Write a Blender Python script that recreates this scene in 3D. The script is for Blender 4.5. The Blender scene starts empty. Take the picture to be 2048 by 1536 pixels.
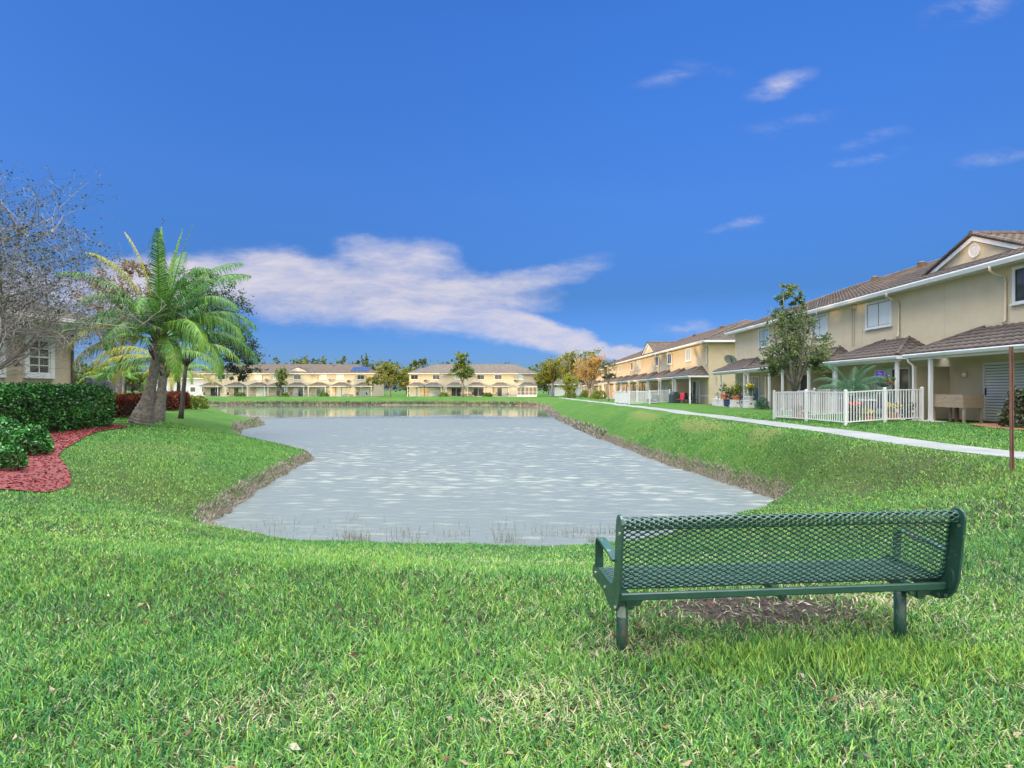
import bpy, bmesh, math, random
import numpy as np
from mathutils import Vector, Matrix
R = math.radians
random.seed(7)
rng = np.random.default_rng(7)
C = bpy.context.scene.collection
sc = bpy.context.scene

# ------------------------------------------------------------------ camera
cam = bpy.data.cameras.new('camera')
cam.sensor_width = 36.0
cam.lens = 20.215
cam.shift_y = 0.0063
cam.clip_start = 0.05
cam.clip_end = 6000
camo = bpy.data.objects.new('camera', cam)
camo.location = (0, 0, 1.5)
camo.rotation_euler = (R(90), 0, 0)
C.objects.link(camo)
sc.camera = camo

# ------------------------------------------------------------------ exposure
sc.view_settings.view_transform = 'Standard'
sc.view_settings.look = 'None'
sc.view_settings.exposure = 0.8           # exposed for the shade, as the photograph is
sc.view_settings.gamma = 1.0
sc.cycles.max_bounces = 6
sc.cycles.diffuse_bounces = 2
sc.cycles.transparent_max_bounces = 8
sc.cycles.use_denoising = True
sc.cycles.denoising_prefilter = 'ACCURATE'
sc.cycles.sample_clamp_indirect = 8

# ------------------------------------------------------------------ sun
SUN_EL, SUN_AZ = R(4.2), R(232)          # azimuth clockwise from +Y
sun_dir = Vector((math.sin(SUN_AZ) * math.cos(SUN_EL), math.cos(SUN_AZ) * math.cos(SUN_EL), math.sin(SUN_EL)))
sl = bpy.data.lights.new('sun', 'SUN')
sl.energy = 3.3
sl.angle = R(0.6)
sl.color = (1.0, 0.66, 0.34)
so = bpy.data.objects.new('sun', sl)
so.rotation_euler = sun_dir.to_track_quat('Z', 'Y').to_euler()
so.location = (-40, -40, 40)
C.objects.link(so)

# ------------------------------------------------------------------ world
W = bpy.data.worlds.new('World')
sc.world = W
W.cycles.sampling_method = 'MANUAL'
W.cycles.sample_map_resolution = 1024
W.use_nodes = True
nt = W.node_tree
nt.nodes.clear()
def N(t, **k):
    n = nt.nodes.new(t)
    for a, b in k.items():
        setattr(n, a, b)
    return n
def lk(a, b): nt.links.new(a, b)
def mth(op, a, b=None, c=None, clamp=False):
    n = N('ShaderNodeMath', operation=op, use_clamp=clamp)
    for i, v in enumerate((a, b, c)):
        if v is None: continue
        if isinstance(v, (int, float)): n.inputs[i].default_value = v
        else: lk(v, n.inputs[i])
    return n.outputs[0]
def sstep(v, lo, hi):
    n = N('ShaderNodeMapRange', interpolation_type='SMOOTHSTEP')
    lk(v, n.inputs[0]); n.inputs[1].default_value = lo; n.inputs[2].default_value = hi
    return n.outputs[0]
tc = N('ShaderNodeTexCoord')
sep = N('ShaderNodeSeparateXYZ'); lk(tc.outputs['Generated'], sep.inputs[0])
dx, dy, dz = sep.outputs
ysafe = mth('MAXIMUM', dy, 0.02)
u0 = mth('DIVIDE', dx, ysafe); v0 = mth('DIVIDE', dz, ysafe)
cmb = N('ShaderNodeCombineXYZ'); lk(u0, cmb.inputs[0]); lk(v0, cmb.inputs[1])
def noise(vec, scale, detail=5, rough=.55, sx=1, sy=1, rot=0, off=0):
    mp = N('ShaderNodeMapping'); lk(vec, mp.inputs[0])
    mp.inputs['Scale'].default_value = (sx, sy, 1); mp.inputs['Rotation'].default_value = (0, 0, rot)
    mp.inputs['Location'].default_value = (off, off * .7, off * .3)
    n = N('ShaderNodeTexNoise'); lk(mp.outputs[0], n.inputs[0])
    n.inputs['Scale'].default_value = scale; n.inputs['Detail'].default_value = detail
    n.inputs['Roughness'].default_value = rough
    return n
n1 = noise(cmb.outputs[0], 5.0, 6, .6, 1, 1.7)
n2 = noise(cmb.outputs[0], 9.0, 8, .62, 1.0, 2.6, R(12), 3.0)
n3 = noise(cmb.outputs[0], 26.0, 6, .65, 1.0, 2.4, R(-14), 8.0)
dist = N('ShaderNodeVectorMath', operation='SUBTRACT'); lk(n1.outputs['Color'], dist.inputs[0]); dist.inputs[1].default_value = (.5, .5, .5)
dsc = N('ShaderNodeVectorMath', operation='SCALE'); lk(dist.outputs[0], dsc.inputs[0]); dsc.inputs['Scale'].default_value = .06
dadd = N('ShaderNodeVectorMath', operation='ADD'); lk(cmb.outputs[0], dadd.inputs[0]); lk(dsc.outputs[0], dadd.inputs[1])
sp2 = N('ShaderNodeSeparateXYZ'); lk(dadd.outputs[0], sp2.inputs[0])
U, V = sp2.outputs[0], sp2.outputs[1]
def ell(cu, cv, ru, rv, rot, amp, pw=1.0):
    a = mth('SUBTRACT', U, cu); b = mth('SUBTRACT', V, cv)
    c, s = math.cos(rot), math.sin(rot)
    p = mth('ADD', mth('MULTIPLY', a, c / ru), mth('MULTIPLY', b, s / ru))
    q = mth('ADD', mth('MULTIPLY', a, -s / rv), mth('MULTIPLY', b, c / rv))
    d = mth('SQRT', mth('ADD', mth('MULTIPLY', p, p), mth('MULTIPLY', q, q)))
    return mth('MULTIPLY', sstep(d, 1.0, 0.35 if pw == 1 else 0.0), amp)
# the big cloud bank over the far houses, then small wisps
big = [(-.40, .183, .21, .085, R(-8), 1.0), (-.23, .157, .21, .072, R(-12), 1.0), (-.108, .148, .19, .060, R(-17), 1.0), (.05, .097, .18, .034, R(-14), 1.0), (.18, .070, .13, .017, R(-8), .9),
       (-.20, .232, .15, .052, R(-8), .85), (.06, .20, .17, .026, R(10), .42), (-.02, .175, .16, .045, R(-10), .6), (-.62, .185, .20, .075, R(2), .9), (-.85, .15, .16, .08, R(4), .8)]
# 
acc = None
for e in big:
    m = ell(*e)
    acc = m if acc is None else mth('SUBTRACT', mth('ADD', acc, m), mth('MULTIPLY', acc, m))
wis = [(.47, .535, .085, .022, R(19), .75), (.63, .44, .085, .018, R(8), .45), (.10, .215, .10, .020, R(14), .45),
       (.42, .295, .10, .012, R(8), .5), (.84, .405, .09, .020, R(9), .5), (.34, .56, .08, .020, R(-8), .25),
       (.62, .405, .09, .012, R(6), .45), (.28, .545, .09, .02, R(8), .28), (.48, .47, .12, .02, R(10), .25), (.80, .665, .12, .035, R(14), .5), (.30, .105, .075, .022, R(2), .75)]
wac = None
for e in wis:
    m = ell(*e, 2.0)
    wac = m if wac is None else mth('MAXIMUM', wac, m)
tex = mth('ADD', mth('MULTIPLY', n2.outputs[0], 1.1), mth('MULTIPLY', n3.outputs[0], .5))
n4 = noise(dadd.outputs[0], 6.0, 9, .66, .55, 2.6, R(13), 5.0)
d0 = mth('ADD', mth('MULTIPLY', acc, 1.15), mth('MULTIPLY', mth('SUBTRACT', tex, .80), 1.15))
dens = mth('MULTIPLY', sstep(acc, 0, .25), sstep(d0, .02, 1.25))
dens = mth('MULTIPLY', dens, mth('ADD', .46, mth('MULTIPLY', sstep(n4.outputs[0], .32, .60), .54)))
wd = mth('MULTIPLY', wac, sstep(tex, .60, 1.15))
front = sstep(dy, 0.02, 0.15)
cl = mth('MULTIPLY', mth('MAXIMUM', dens, wd), front, clamp=True)
cl = mth('MULTIPLY', cl, .96)

sky = N('ShaderNodeTexSky', sky_type='NISHITA')
sky.sun_disc = False
sky.sun_elevation = SUN_EL
sky.sun_rotation = SUN_AZ
sky.altitude = 0
sky.air_density = 1.0
sky.dust_density = 0.2
sky.ozone_density = 4.0
STR = 0.12
EX = 1.74
tint = N('ShaderNodeMix', data_type='RGBA', blend_type='MULTIPLY'); tint.inputs[0].default_value = 1
lk(sky.outputs[0], tint.inputs[6])
sramp = N('ShaderNodeValToRGB'); els = sramp.color_ramp.elements
for i_, (p_, c_) in enumerate([(0, (1.2, 1.85, 4.9)), (.08, (1.3, 1.68, 3.4)), (.16, (1.32, 1.45, 2.25)), (.31, (2.07, 2.12, 3.08)), (.54, (2.4, 2.77, 4.1))]):
    e_ = els[i_] if i_ < 2 else els.new(p_)
    e_.position = p_; e_.color = tuple(q / 6 for q in c_) + (1,)
lk(dz, sramp.inputs[0])
side_ = N('ShaderNodeMapRange'); lk(dx, side_.inputs[0])
for i_, v_ in zip((1, 2, 3, 4), (-.65, .65, 1.36, .78)): side_.inputs[i_].default_value = v_
sramp_side = side_.outputs[0]
s4 = N('ShaderNodeVectorMath', operation='SCALE'); lk(sramp.outputs[0], s4.inputs[0]); lk(mth('MULTIPLY', sramp_side, 6 / 1.74), s4.inputs['Scale'])
lk(s4.outputs[0], tint.inputs[7])
mixc = N('ShaderNodeMix', data_type='RGBA'); lk(cl, mixc.inputs[0]); lk(tint.outputs[2], mixc.inputs[6])
cc = N('ShaderNodeMix', data_type='RGBA'); lk(n2.outputs[0], cc.inputs[0])
cc.inputs[6].default_value = (.60 / STR / EX, .60 / STR / EX, .76 / STR / EX, 1); cc.inputs[7].default_value = (.80 / STR / EX, .75 / STR / EX, .80 / STR / EX, 1)
lk(cc.outputs[2], mixc.inputs[7])
# unseen bright cloud added overhead and behind the viewer to lift the ambient light
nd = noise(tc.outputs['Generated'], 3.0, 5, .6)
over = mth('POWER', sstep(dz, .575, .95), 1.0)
fill_mask = mth('MAXIMUM', over, sstep(mth('MULTIPLY', dy, -1), .05, .75))
fill_mask = mth('MULTIPLY', fill_mask, sstep(nd.outputs[0], .05, .5))
FILL_OVER, FILL_BACK = 7.0, 1.4
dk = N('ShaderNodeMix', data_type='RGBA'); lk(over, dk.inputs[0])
dk.inputs[6].default_value = (FILL_BACK * 1.05 / STR, FILL_BACK * .97 / STR, FILL_BACK * .88 / STR, 1); dk.inputs[7].default_value = (FILL_OVER * .98 / STR, FILL_OVER / STR, FILL_OVER * 1.02 / STR, 1)
mixd = N('ShaderNodeMix', data_type='RGBA'); lk(fill_mask, mixd.inputs[0]); lk(mixc.outputs[2], mixd.inputs[6])
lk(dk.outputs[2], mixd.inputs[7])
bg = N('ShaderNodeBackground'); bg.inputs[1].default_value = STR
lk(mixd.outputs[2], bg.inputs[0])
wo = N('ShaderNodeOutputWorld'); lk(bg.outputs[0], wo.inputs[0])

# ------------------------------------------------------------------ materials
class Mat:
    def __init__(s, name):
        s.m = bpy.data.materials.new(name); s.m.use_nodes = True
        s.t = s.m.node_tree; s.b = s.t.nodes['Principled BSDF']
        s.tc = None
    def n(s, t, **k):
        n = s.t.nodes.new(t)
        for a, b in k.items(): setattr(n, a, b)
        return n
    def l(s, a, b): s.t.links.new(a, b)
    def co(s, kind='Object'):
        if s.tc is None: s.tc = s.n('ShaderNodeTexCoord')
        return s.tc.outputs[kind]
    def noise(s, scale, detail=4, rough=.55, stretch=None, kind='Object', rot=None):
        n = s.n('ShaderNodeTexNoise'); n.inputs['Scale'].default_value = scale
        n.inputs['Detail'].default_value = detail; n.inputs['Roughness'].default_value = rough
        if stretch or rot:
            mp = s.n('ShaderNodeMapping'); mp.inputs['Scale'].default_value = stretch or (1, 1, 1)
            if rot: mp.inputs['Rotation'].default_value = rot
            s.l(s.co(kind), mp.inputs[0]); s.l(mp.outputs[0], n.inputs[0])
        else: s.l(s.co(kind), n.inputs[0])
        return n.outputs[0]
    def ramp(s, fac, stops, interp='LINEAR'):
        r = s.n('ShaderNodeValToRGB'); r.color_ramp.interpolation = interp
        el = r.color_ramp.elements
        while len(el) < len(stops): el.new(.5)
        for e, (p, c) in zip(el, stops): e.position = p; e.color = (*c, 1)
        s.l(fac, r.inputs[0]); return r.outputs[0]
    def mix(s, fac, a, b, blend='MIX'):
        m = s.n('ShaderNodeMix', data_type='RGBA', blend_type=blend)
        for i, v in ((0, fac), (6, a), (7, b)):
            if isinstance(v, (int, float)): m.inputs[i].default_value = v
            elif isinstance(v, tuple): m.inputs[i].default_value = (*v, 1)
            else: s.l(v, m.inputs[i])
        return m.outputs[2]
    def rng(s, v, a, b, c=0, d=1):
        n = s.n('ShaderNodeMapRange'); s.l(v, n.inputs[0])
        for i, x in zip((1, 2, 3, 4), (a, b, c, d)): n.inputs[i].default_value = x
        return n.outputs[0]
    def col(s, v):
        if isinstance(v, tuple): s.b.inputs['Base Color'].default_value = (*v, 1)
        else: s.l(v, s.b.inputs['Base Color'])
        return s
    def rough(s, v):
        if isinstance(v, (int, float)): s.b.inputs['Roughness'].default_value = v
        else: s.l(v, s.b.inputs['Roughness'])
        return s
    def bump(s, h, strength=.3, dist=.02):
        b = s.n('ShaderNodeBump'); b.inputs['Strength'].default_value = strength; b.inputs['Distance'].default_value = dist
        s.l(h, b.inputs['Height']); s.l(b.outputs[0], s.b.inputs['Normal']); return s
    def attr(s, name):
        a = s.n('ShaderNodeAttribute'); a.attribute_name = name; return a.outputs['Fac']
    def translucent(s, amt=.3):
        out = s.t.nodes['Material Output']
        tr = s.n('ShaderNodeBsdfTranslucent'); mx = s.n('ShaderNodeMixShader'); mx.inputs[0].default_value = amt
        l = s.b.inputs['Base Color']
        if l.is_linked: s.l(l.links[0].from_socket, tr.inputs[0])
        else: tr.inputs[0].default_value = l.default_value
        s.l(s.b.outputs[0], mx.inputs[1]); s.l(tr.outputs[0], mx.inputs[2]); s.l(mx.outputs[0], out.inputs[0]); return s

def plain(name, c, r=.6, var=.12, scale=6, bump=0, bscale=60, metal=0):
    m = Mat(name)
    n = m.noise(scale, 5, .6)
    d = tuple(x * (1 - var) for x in c); e = tuple(min(1, x * (1 + var)) for x in c)
    m.col(m.ramp(n, [(.3, d), (.7, e)])); m.rough(r)
    m.b.inputs['Metallic'].default_value = metal
    if bump: m.bump(m.noise(bscale, 3), bump, .01)
    return m.m

def stucco(name, c, c2):
    m = Mat(name)
    n = m.noise(1.2, 6, .65)
    n2 = m.noise(.9, 5, .7, (3.2, 3.2, .35))
    base = m.ramp(n, [(.3, c), (.72, c2)])
    streak = m.rng(n2, .56, .78, 0, .32)
    m.col(m.mix(streak, base, tuple(x * .66 for x in c))); m.rough(.88)
    m.bump(m.noise(70, 4, .7), .35, .012)
    return m.m

def leafmat(name, cols, trans=.3, rough=.55, spec=.12):
    m = Mat(name)
    r = m.attr('rnd')
    k = len(cols)
    m.col(m.ramp(r, [(i / max(1, k - 1), c) for i, c in enumerate(cols)]))
    m.rough(rough); m.b.inputs['Specular IOR Level'].default_value = spec
    m.translucent(trans)
    return m.m

M = {}
M['wall_near'] = stucco('stucco_beige', (.51, .43, .285), (.58, .50, .35))
M['wall_mid'] = stucco('stucco_yellow', (.43, .365, .24), (.51, .44, .30))
M['wall_far'] = stucco('stucco_pale', (.44, .385, .28), (.51, .455, .345))
M['wall_club'] = stucco('stucco_taupe', (.42, .335, .24), (.49, .40, .295))
M['wall_blue'] = stucco('stucco_blue', (.30, .36, .44), (.36, .42, .50))
M['wing'] = stucco('stucco_tan', (.36, .31, .22), (.42, .37, .27))
M['sash'] = plain('grey_sash', (.20, .21, .21), .45, .06, 3)
M['white'] = plain('white_paint', (.60, .61, .61), .45, .05, 3)
M['offwhite'] = plain('cream_trim', (.66, .63, .56), .5, .06, 3)
M['pipe'] = plain('beige_pipe', (.46, .40, .30), .5, .06, 3)
M['concrete'] = plain('patio_concrete', (.44, .41, .36), .85, .16, 2.5, .25, 90)
def tile(name, a, b, c):
    m = Mat(name)
    n = m.noise(2.2, 5, .6); v = m.n('ShaderNodeTexVoronoi'); v.inputs['Scale'].default_value = 3.2
    m.l(m.co(), v.inputs[0])
    base = m.ramp(n, [(.25, a), (.5, b), (.75, c)])
    m.col(m.mix(.55, base, m.ramp(v.outputs['Color'], [(0, a), (.5, b), (1, c)])))
    m.rough(.85); m.bump(m.noise(40, 4), .3, .01)
    return m.m
M['tile'] = tile('clay_tile', (.034, .028, .026), (.060, .047, .040), (.100, .074, .057))
M['tile_far'] = tile('clay_tile_far', (.042, .037, .034), (.066, .055, .048), (.098, .078, .063))
M['tile_grey'] = tile('grey_tile', (.055, .052, .05), (.085, .078, .072), (.12, .11, .10))
def glass(name, c, r=.06):
    m = Mat(name); m.col(c); m.rough(r); m.b.inputs['Specular IOR Level'].default_value = .8
    m.bump(m.noise(1.3, 2), .04, .02)
    return m.m
M['glass_dark'] = glass('dark_glass', (.035, .045, .05))
M['glass_teal'] = glass('teal_glass', (.06, .15, .15))
def blind(name, c, axis, period, dark):
    m = Mat(name)
    w = m.n('ShaderNodeTexWave', wave_type='BANDS', bands_direction=axis); w.inputs['Scale'].default_value = 1 / period * .314
    m.l(m.co(), w.inputs[0])
    m.col(m.ramp(w.outputs[1], [(.0, tuple(x * dark for x in c)), (.35, c)])); m.rough(.25)
    m.b.inputs['Coat Weight'].default_value = .6; m.b.inputs['Coat Roughness'].default_value = .05
    return m.m
M['blind'] = blind('vertical_blind', (.46, .52, .50), 'X', .09, .72)
M['blind_pale'] = blind('pale_blind', (.60, .64, .60), 'X', .10, .85)
M['shutter'] = blind('louvre_shutter', (.55, .58, .57), 'Z', .10, .18)
M['screen'] = plain('insect_screen', (.16, .13, .10), .7, .1)
M['bark'] = plain('grey_bark', (.175, .155, .14), .9, .55, 7, .9, 22)
M['bark_pale'] = plain('pale_bark', (.19, .178, .17), .9, .25, 5, .4, 40)
M['bark_dark'] = plain('dark_bark', (.06, .05, .042), .9, .3, 8, .5, 30)
M['black_metal'] = plain('black_metal', (.018, .018, .024), .4, .1)
M['dark_metal'] = plain('grey_vinyl_slats', (.10, .10, .14), .5, .1)
M['terracotta'] = plain('terracotta', (.50, .17, .07), .75, .2, 8)
M['soil'] = plain('soil', (.055, .042, .034), .95, .4, 14, .6, 60)
M['plastic_black'] = plain('black_plastic', (.02, .022, .025), .45, .15)
M['cloth_red'] = plain('red_cloth', (.42, .02, .04), .8, .15)
M['cloth_blue'] = plain('navy_cloth', (.03, .05, .12), .8, .15)
M['cover'] = plain('dark_green_cover', (.03, .055, .055), .6, .2)
M['block'] = plain('white_concrete_block', (.58, .58, .57), .8, .1, 5, .2, 60)
M['flower_purple'] = plain('purple_petals', (.08, .02, .34), .6, .3, 20)
M['flower_yellow'] = plain('yellow_petals', (.62, .50, .03), .6, .2, 20)
M['flower_red'] = plain('red_petals', (.55, .05, .05), .6, .2, 20)
def woodm():
    m = Mat('weathered_wood')
    n = m.noise(5, 6, .65, (1.5, 14, 14)); n2 = m.noise(1.8, 4)
    a = m.ramp(n, [(.3, (.16, .115, .075)), (.7, (.40, .32, .23))])
    m.col(m.mix(m.rng(n2, .55, .75, 0, .6), a, (.20, .09, .035))); m.rough(.85); m.bump(n, .4, .006)
    return m.m
M['wood'] = woodm()
def rustm():
    m = Mat('rusty_post')
    n = m.noise(9, 6, .65, (1, 1, .4))
    m.col(m.ramp(n, [(.35, (.10, .055, .04)), (.55, (.17, .085, .06)), (.75, (.20, .15, .13))])); m.rough(.75)
    m.bump(n, .3, .004); return m.m
M['rust'] = rustm()
def benchm(name, worn):
    m = Mat(name)
    n = m.noise(30, 6, .7); n2 = m.noise(5, 4, .6)
    a = m.ramp(n2, [(.3, (.010, .046, .035)), (.7, (.018, .066, .050))])
    if worn:
        a = m.mix(m.rng(n, .58, .68, 0, .8), a, (.17, .20, .18))
        n3 = m.noise(3.2, 6, .7)
        a = m.mix(m.rng(n3, .60, .70, 0, .8), a, (.19, .10, .05))
    m.col(a); m.rough(m.rng(n, .3, .7, .28, .5)); m.b.inputs['Specular IOR Level'].default_value = .55
    m.bump(m.noise(160, 3), .12, .002)
    return m.m
M['bench'] = benchm('green_coating', False)
M['bench_worn'] = benchm('worn_green_paint', True)
M['steel'] = plain('steel', (.5, .5, .5), .35, .1, metal=1)
M['sticker'] = plain('paper_sticker', (.30, .36, .34), .6, .1)
M['panel'] = plain('solar_cells', (.02, .045, .12), .12, .2)
M['dish'] = plain('dish_paint', (.34, .34, .35), .5, .05)
def lampm():
    m = Mat('lamp_glass'); m.col((.75, .70, .60)); m.rough(.25); return m.m
M['lamp'] = lampm()

# foliage
M['leaf_hedge'] = leafmat('hedge_leaf', [(.008, .035, .008), (.016, .085, .014), (.035, .16, .025), (.07, .25, .05)], .12, .38, .28)
M['leaf_croton'] = leafmat('croton_leaf', [(.05, .02, .018), (.13, .025, .02), (.24, .05, .03), (.05, .09, .02)], .25)
M['leaf_lime'] = leafmat('lime_leaf', [(.10, .15, .02), (.18, .22, .03), (.25, .26, .05)], .3)
M['leaf_tree'] = leafmat('tree_leaf', [(.035, .075, .018), (.07, .135, .028), (.14, .185, .035), (.27, .25, .05)], .35)  # yellow end brightened to imitate golden sunlight on the far trees
M['leaf_grey'] = leafmat('grey_green_leaf', [(.045, .075, .03), (.085, .135, .05), (.14, .19, .075), (.22, .21, .07)], .35)
M['leaf_gold_lit'] = leafmat('golden_lit_leaf', [(.045, .08, .018), (.11, .145, .028), (.22, .215, .04), (.36, .30, .06)], .35)  # golden evening sunlight on the far trees, painted into the leaf colour
M['leaf_orange_lit'] = leafmat('orange_lit_leaf', [(.16, .13, .03), (.30, .20, .045), (.38, .23, .07), (.22, .20, .045)], .3)  # orange brown leaves with the low sun's orange light painted in
M['leaf_warm_lit'] = leafmat('warm_lit_leaf', [(.09, .08, .045), (.15, .12, .065), (.21, .14, .08), (.12, .12, .06)], .25)  # warm tone paints sunlight onto this tree's leaves
M['leaf_dark'] = leafmat('dark_leaf', [(.03, .045, .03), (.05, .075, .045), (.08, .105, .065)], .2)
M['leaf_far'] = leafmat('far_leaf', [(.03, .055, .012), (.07, .10, .02), (.13, .14, .03)], .25)
M['frond'] = leafmat('palm_frond', [(.018, .065, .016), (.045, .14, .026), (.10, .23, .036), (.24, .31, .04)], .25, .45, .15)
M['frond_yellow_lit'] = leafmat('yellow_lit_frond', [(.13, .18, .025), (.24, .26, .035), (.36, .32, .045)], .3, .5, .15)  # sunlight painted yellow on left fronds; the small palm's own yellow green
M['frond_blue'] = leafmat('date_frond', [(.03, .085, .045), (.055, .14, .075), (.09, .20, .11)], .25, .5, .15)
M['leaf_bush'] = leafmat('bush_leaf', [(.015, .035, .012), (.04, .075, .025), (.075, .05, .03), (.06, .10, .04)], .15, .4, .25)

# ------------------------------------------------------------------ mesh helpers
def tag(o, label=None, cat=None, group=None, kind=None):
    if label: o['label'] = label
    if cat: o['category'] = cat
    if group: o['group'] = group
    if kind: o['kind'] = kind
    return o
def empty(name, loc, rz=0, label=None, cat=None, group=None):
    o = bpy.data.objects.new(name, None); C.objects.link(o)
    o.empty_display_size = .2
    o.location = loc; o.rotation_euler = (0, 0, rz)
    return tag(o, label, cat, group)
def npmesh(name, Vv, faces, mat, parent=None, attrs=None, smooth=False):
    me = bpy.data.meshes.new(name)
    Vv = np.asarray(Vv, np.float32)
    me.vertices.add(len(Vv)); me.vertices.foreach_set('co', Vv.ravel())
    idx = np.concatenate([np.asarray(f, np.int32).ravel() for f in faces])
    tot = np.concatenate([np.full(len(f), np.asarray(f).shape[1], np.int32) for f in faces])
    st = np.concatenate([[0], np.cumsum(tot)[:-1]]).astype(np.int32)
    me.loops.add(len(idx)); me.loops.foreach_set('vertex_index', idx)
    me.polygons.add(len(tot)); me.polygons.foreach_set('loop_start', st); me.polygons.foreach_set('loop_total', tot)
    if smooth: me.polygons.foreach_set('use_smooth', np.ones(len(tot), bool))
    for k, v in (attrs or {}).items():
        a = me.attributes.new(k, 'FLOAT', 'POINT'); a.data.foreach_set('value', np.asarray(v, np.float32))
    me.update(calc_edges=True); me.validate()
    if mat: me.materials.append(mat)
    o = bpy.data.objects.new(name, me); C.objects.link(o)
    if parent: o.parent = parent
    return o
class MB:
    def __init__(s): s.v = []; s.f = []; s.fm = []; s.mi = 0
    def add(s, vs, fs):
        k = len(s.v); s.v += [tuple(p) for p in vs]
        s.f += [tuple(i + k for i in f) for f in fs]; s.fm += [s.mi] * len(fs); return s
    def box(s, x0, x1, y0, y1, z0, z1):
        if x0 > x1: x0, x1 = x1, x0
        if y0 > y1: y0, y1 = y1, y0
        if z0 > z1: z0, z1 = z1, z0
        return s.add([(x0, y0, z0), (x1, y0, z0), (x1, y1, z0), (x0, y1, z0), (x0, y0, z1), (x1, y0, z1), (x1, y1, z1), (x0, y1, z1)],
                     [(3, 2, 1, 0), (4, 5, 6, 7), (0, 1, 5, 4), (1, 2, 6, 5), (2, 3, 7, 6), (3, 0, 4, 7)])
    def tube(s, pts, rad, n=8, cap=True):
        pts = [Vector(p) for p in pts]
        if not hasattr(rad, '__len__'): rad = [rad] * len(pts)
        k = len(s.v); ref = None
        for i, p in enumerate(pts):
            d = (pts[min(i + 1, len(pts) - 1)] - pts[max(i - 1, 0)])
            d = d.normalized() if d.length > 1e-9 else Vector((0, 0, 1))
            if ref is None: ref = d.orthogonal().normalized()
            ref = (ref - d * ref.dot(d))
            ref = ref.normalized() if ref.length > 1e-6 else d.orthogonal().normalized()
            b = d.cross(ref)
            for j in range(n):
                a = 2 * math.pi * j / n
                s.v.append(tuple(p + (ref * math.cos(a) + b * math.sin(a)) * rad[i]))
        for i in range(len(pts) - 1):
            for j in range(n):
                a0 = k + i * n + j; a1 = k + i * n + (j + 1) % n
                s.f.append((a0, a1, a1 + n, a0 + n)); s.fm.append(s.mi)
        if cap:
            s.f.append(tuple(k + j for j in reversed(range(n)))); s.fm.append(s.mi)
            e = k + (len(pts) - 1) * n
            s.f.append(tuple(e + j for j in range(n))); s.fm.append(s.mi)
        return s
    def lathe(s, c, prof, n=16):
        k = len(s.v)
        for r, z in prof:
            for j in range(n):
                a = 2 * math.pi * j / n
                s.v.append((c[0] + r * math.cos(a), c[1] + r * math.sin(a), c[2] + z))
        for i in range(len(prof) - 1):
            for j in range(n):
                a0 = k + i * n + j; a1 = k + i * n + (j + 1) % n
                s.f.append((a0, a1, a1 + n, a0 + n)); s.fm.append(s.mi)
        s.f.append(tuple(k + j for j in reversed(range(n)))); s.fm.append(s.mi)
        e = k + (len(prof) - 1) * n
        s.f.append(tuple(e + j for j in range(n))); s.fm.append(s.mi)
        return s
    def prism(s, poly, axis, a, b):
        """extrude a 2-D polygon along an axis: axis 'x' -> poly is (y,z), 'y' -> (x,z), 'z' -> (x,y)"""
        def mk(p, t): return {'x': (t, p[0], p[1]), 'y': (p[0], t, p[1]), 'z': (p[0], p[1], t)}[axis]
        n = len(poly)
        vs = [mk(p, a) for p in poly] + [mk(p, b) for p in poly]
        fs = [tuple(reversed(range(n))), tuple(range(n, 2 * n))] + [(i, (i + 1) % n, (i + 1) % n + n, i + n) for i in range(n)]
        return s.add(vs, fs)
    def build(s, name, mats, parent=None, smooth=False, bevel=0):
        me = bpy.data.meshes.new(name); me.from_pydata(s.v, [], s.f)
        mats = mats if isinstance(mats, (list, tuple)) else [mats]
        for m in mats: me.materials.append(m)
        if len(mats) > 1: me.polygons.foreach_set('material_index', s.fm)
        bm = bmesh.new(); bm.from_mesh(me); bmesh.ops.recalc_face_normals(bm, faces=bm.faces)
        if bevel: bmesh.ops.bevel(bm, geom=bm.edges[:], offset=bevel, segments=1, affect='EDGES')
        bm.to_mesh(me); bm.free()
        if smooth: me.polygons.foreach_set('use_smooth', [True] * len(me.polygons))
        o = bpy.data.objects.new(name, me); C.objects.link(o)
        if parent: o.parent = parent
        return o
def copy_tree(o, parent=None):
    c = o.copy(); C.objects.link(c)
    if parent: c.parent = parent
    for ch in list(o.children): copy_tree(ch, c)
    return c

# leaves / blades, all numpy
def rot_frames(n, flat=0.0):
    d = rng.normal(size=(n, 3)); d[:, 2] *= (1 - flat); d /= np.linalg.norm(d, axis=1)[:, None]
    t = rng.normal(size=(n, 3)); s = np.cross(d, t); s /= np.linalg.norm(s, axis=1)[:, None]
    return d, s, np.cross(d, s)
def leaves(cent, size, aspect=.5, rnd=None, flat=0.0, fold=.15):
    """one folded rhombus per leaf"""
    n = len(cent); d, s, nn = rot_frames(n, flat)
    L = (size * rng.uniform(.65, 1.25, n))[:, None]; Wd = L * aspect * .5
    v = np.empty((n, 4, 3)); v[:, 0] = cent - d * L * .5; v[:, 1] = cent + s * Wd + nn * L * fold * .5
    v[:, 2] = cent + d * L * .5; v[:, 3] = cent - s * Wd + nn * L * fold * .5
    f = np.arange(n * 4).reshape(n, 4)
    if rnd is None: rnd = rng.uniform(0, 1, n)
    return v.reshape(-1, 3), f, np.repeat(rnd, 4)
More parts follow.
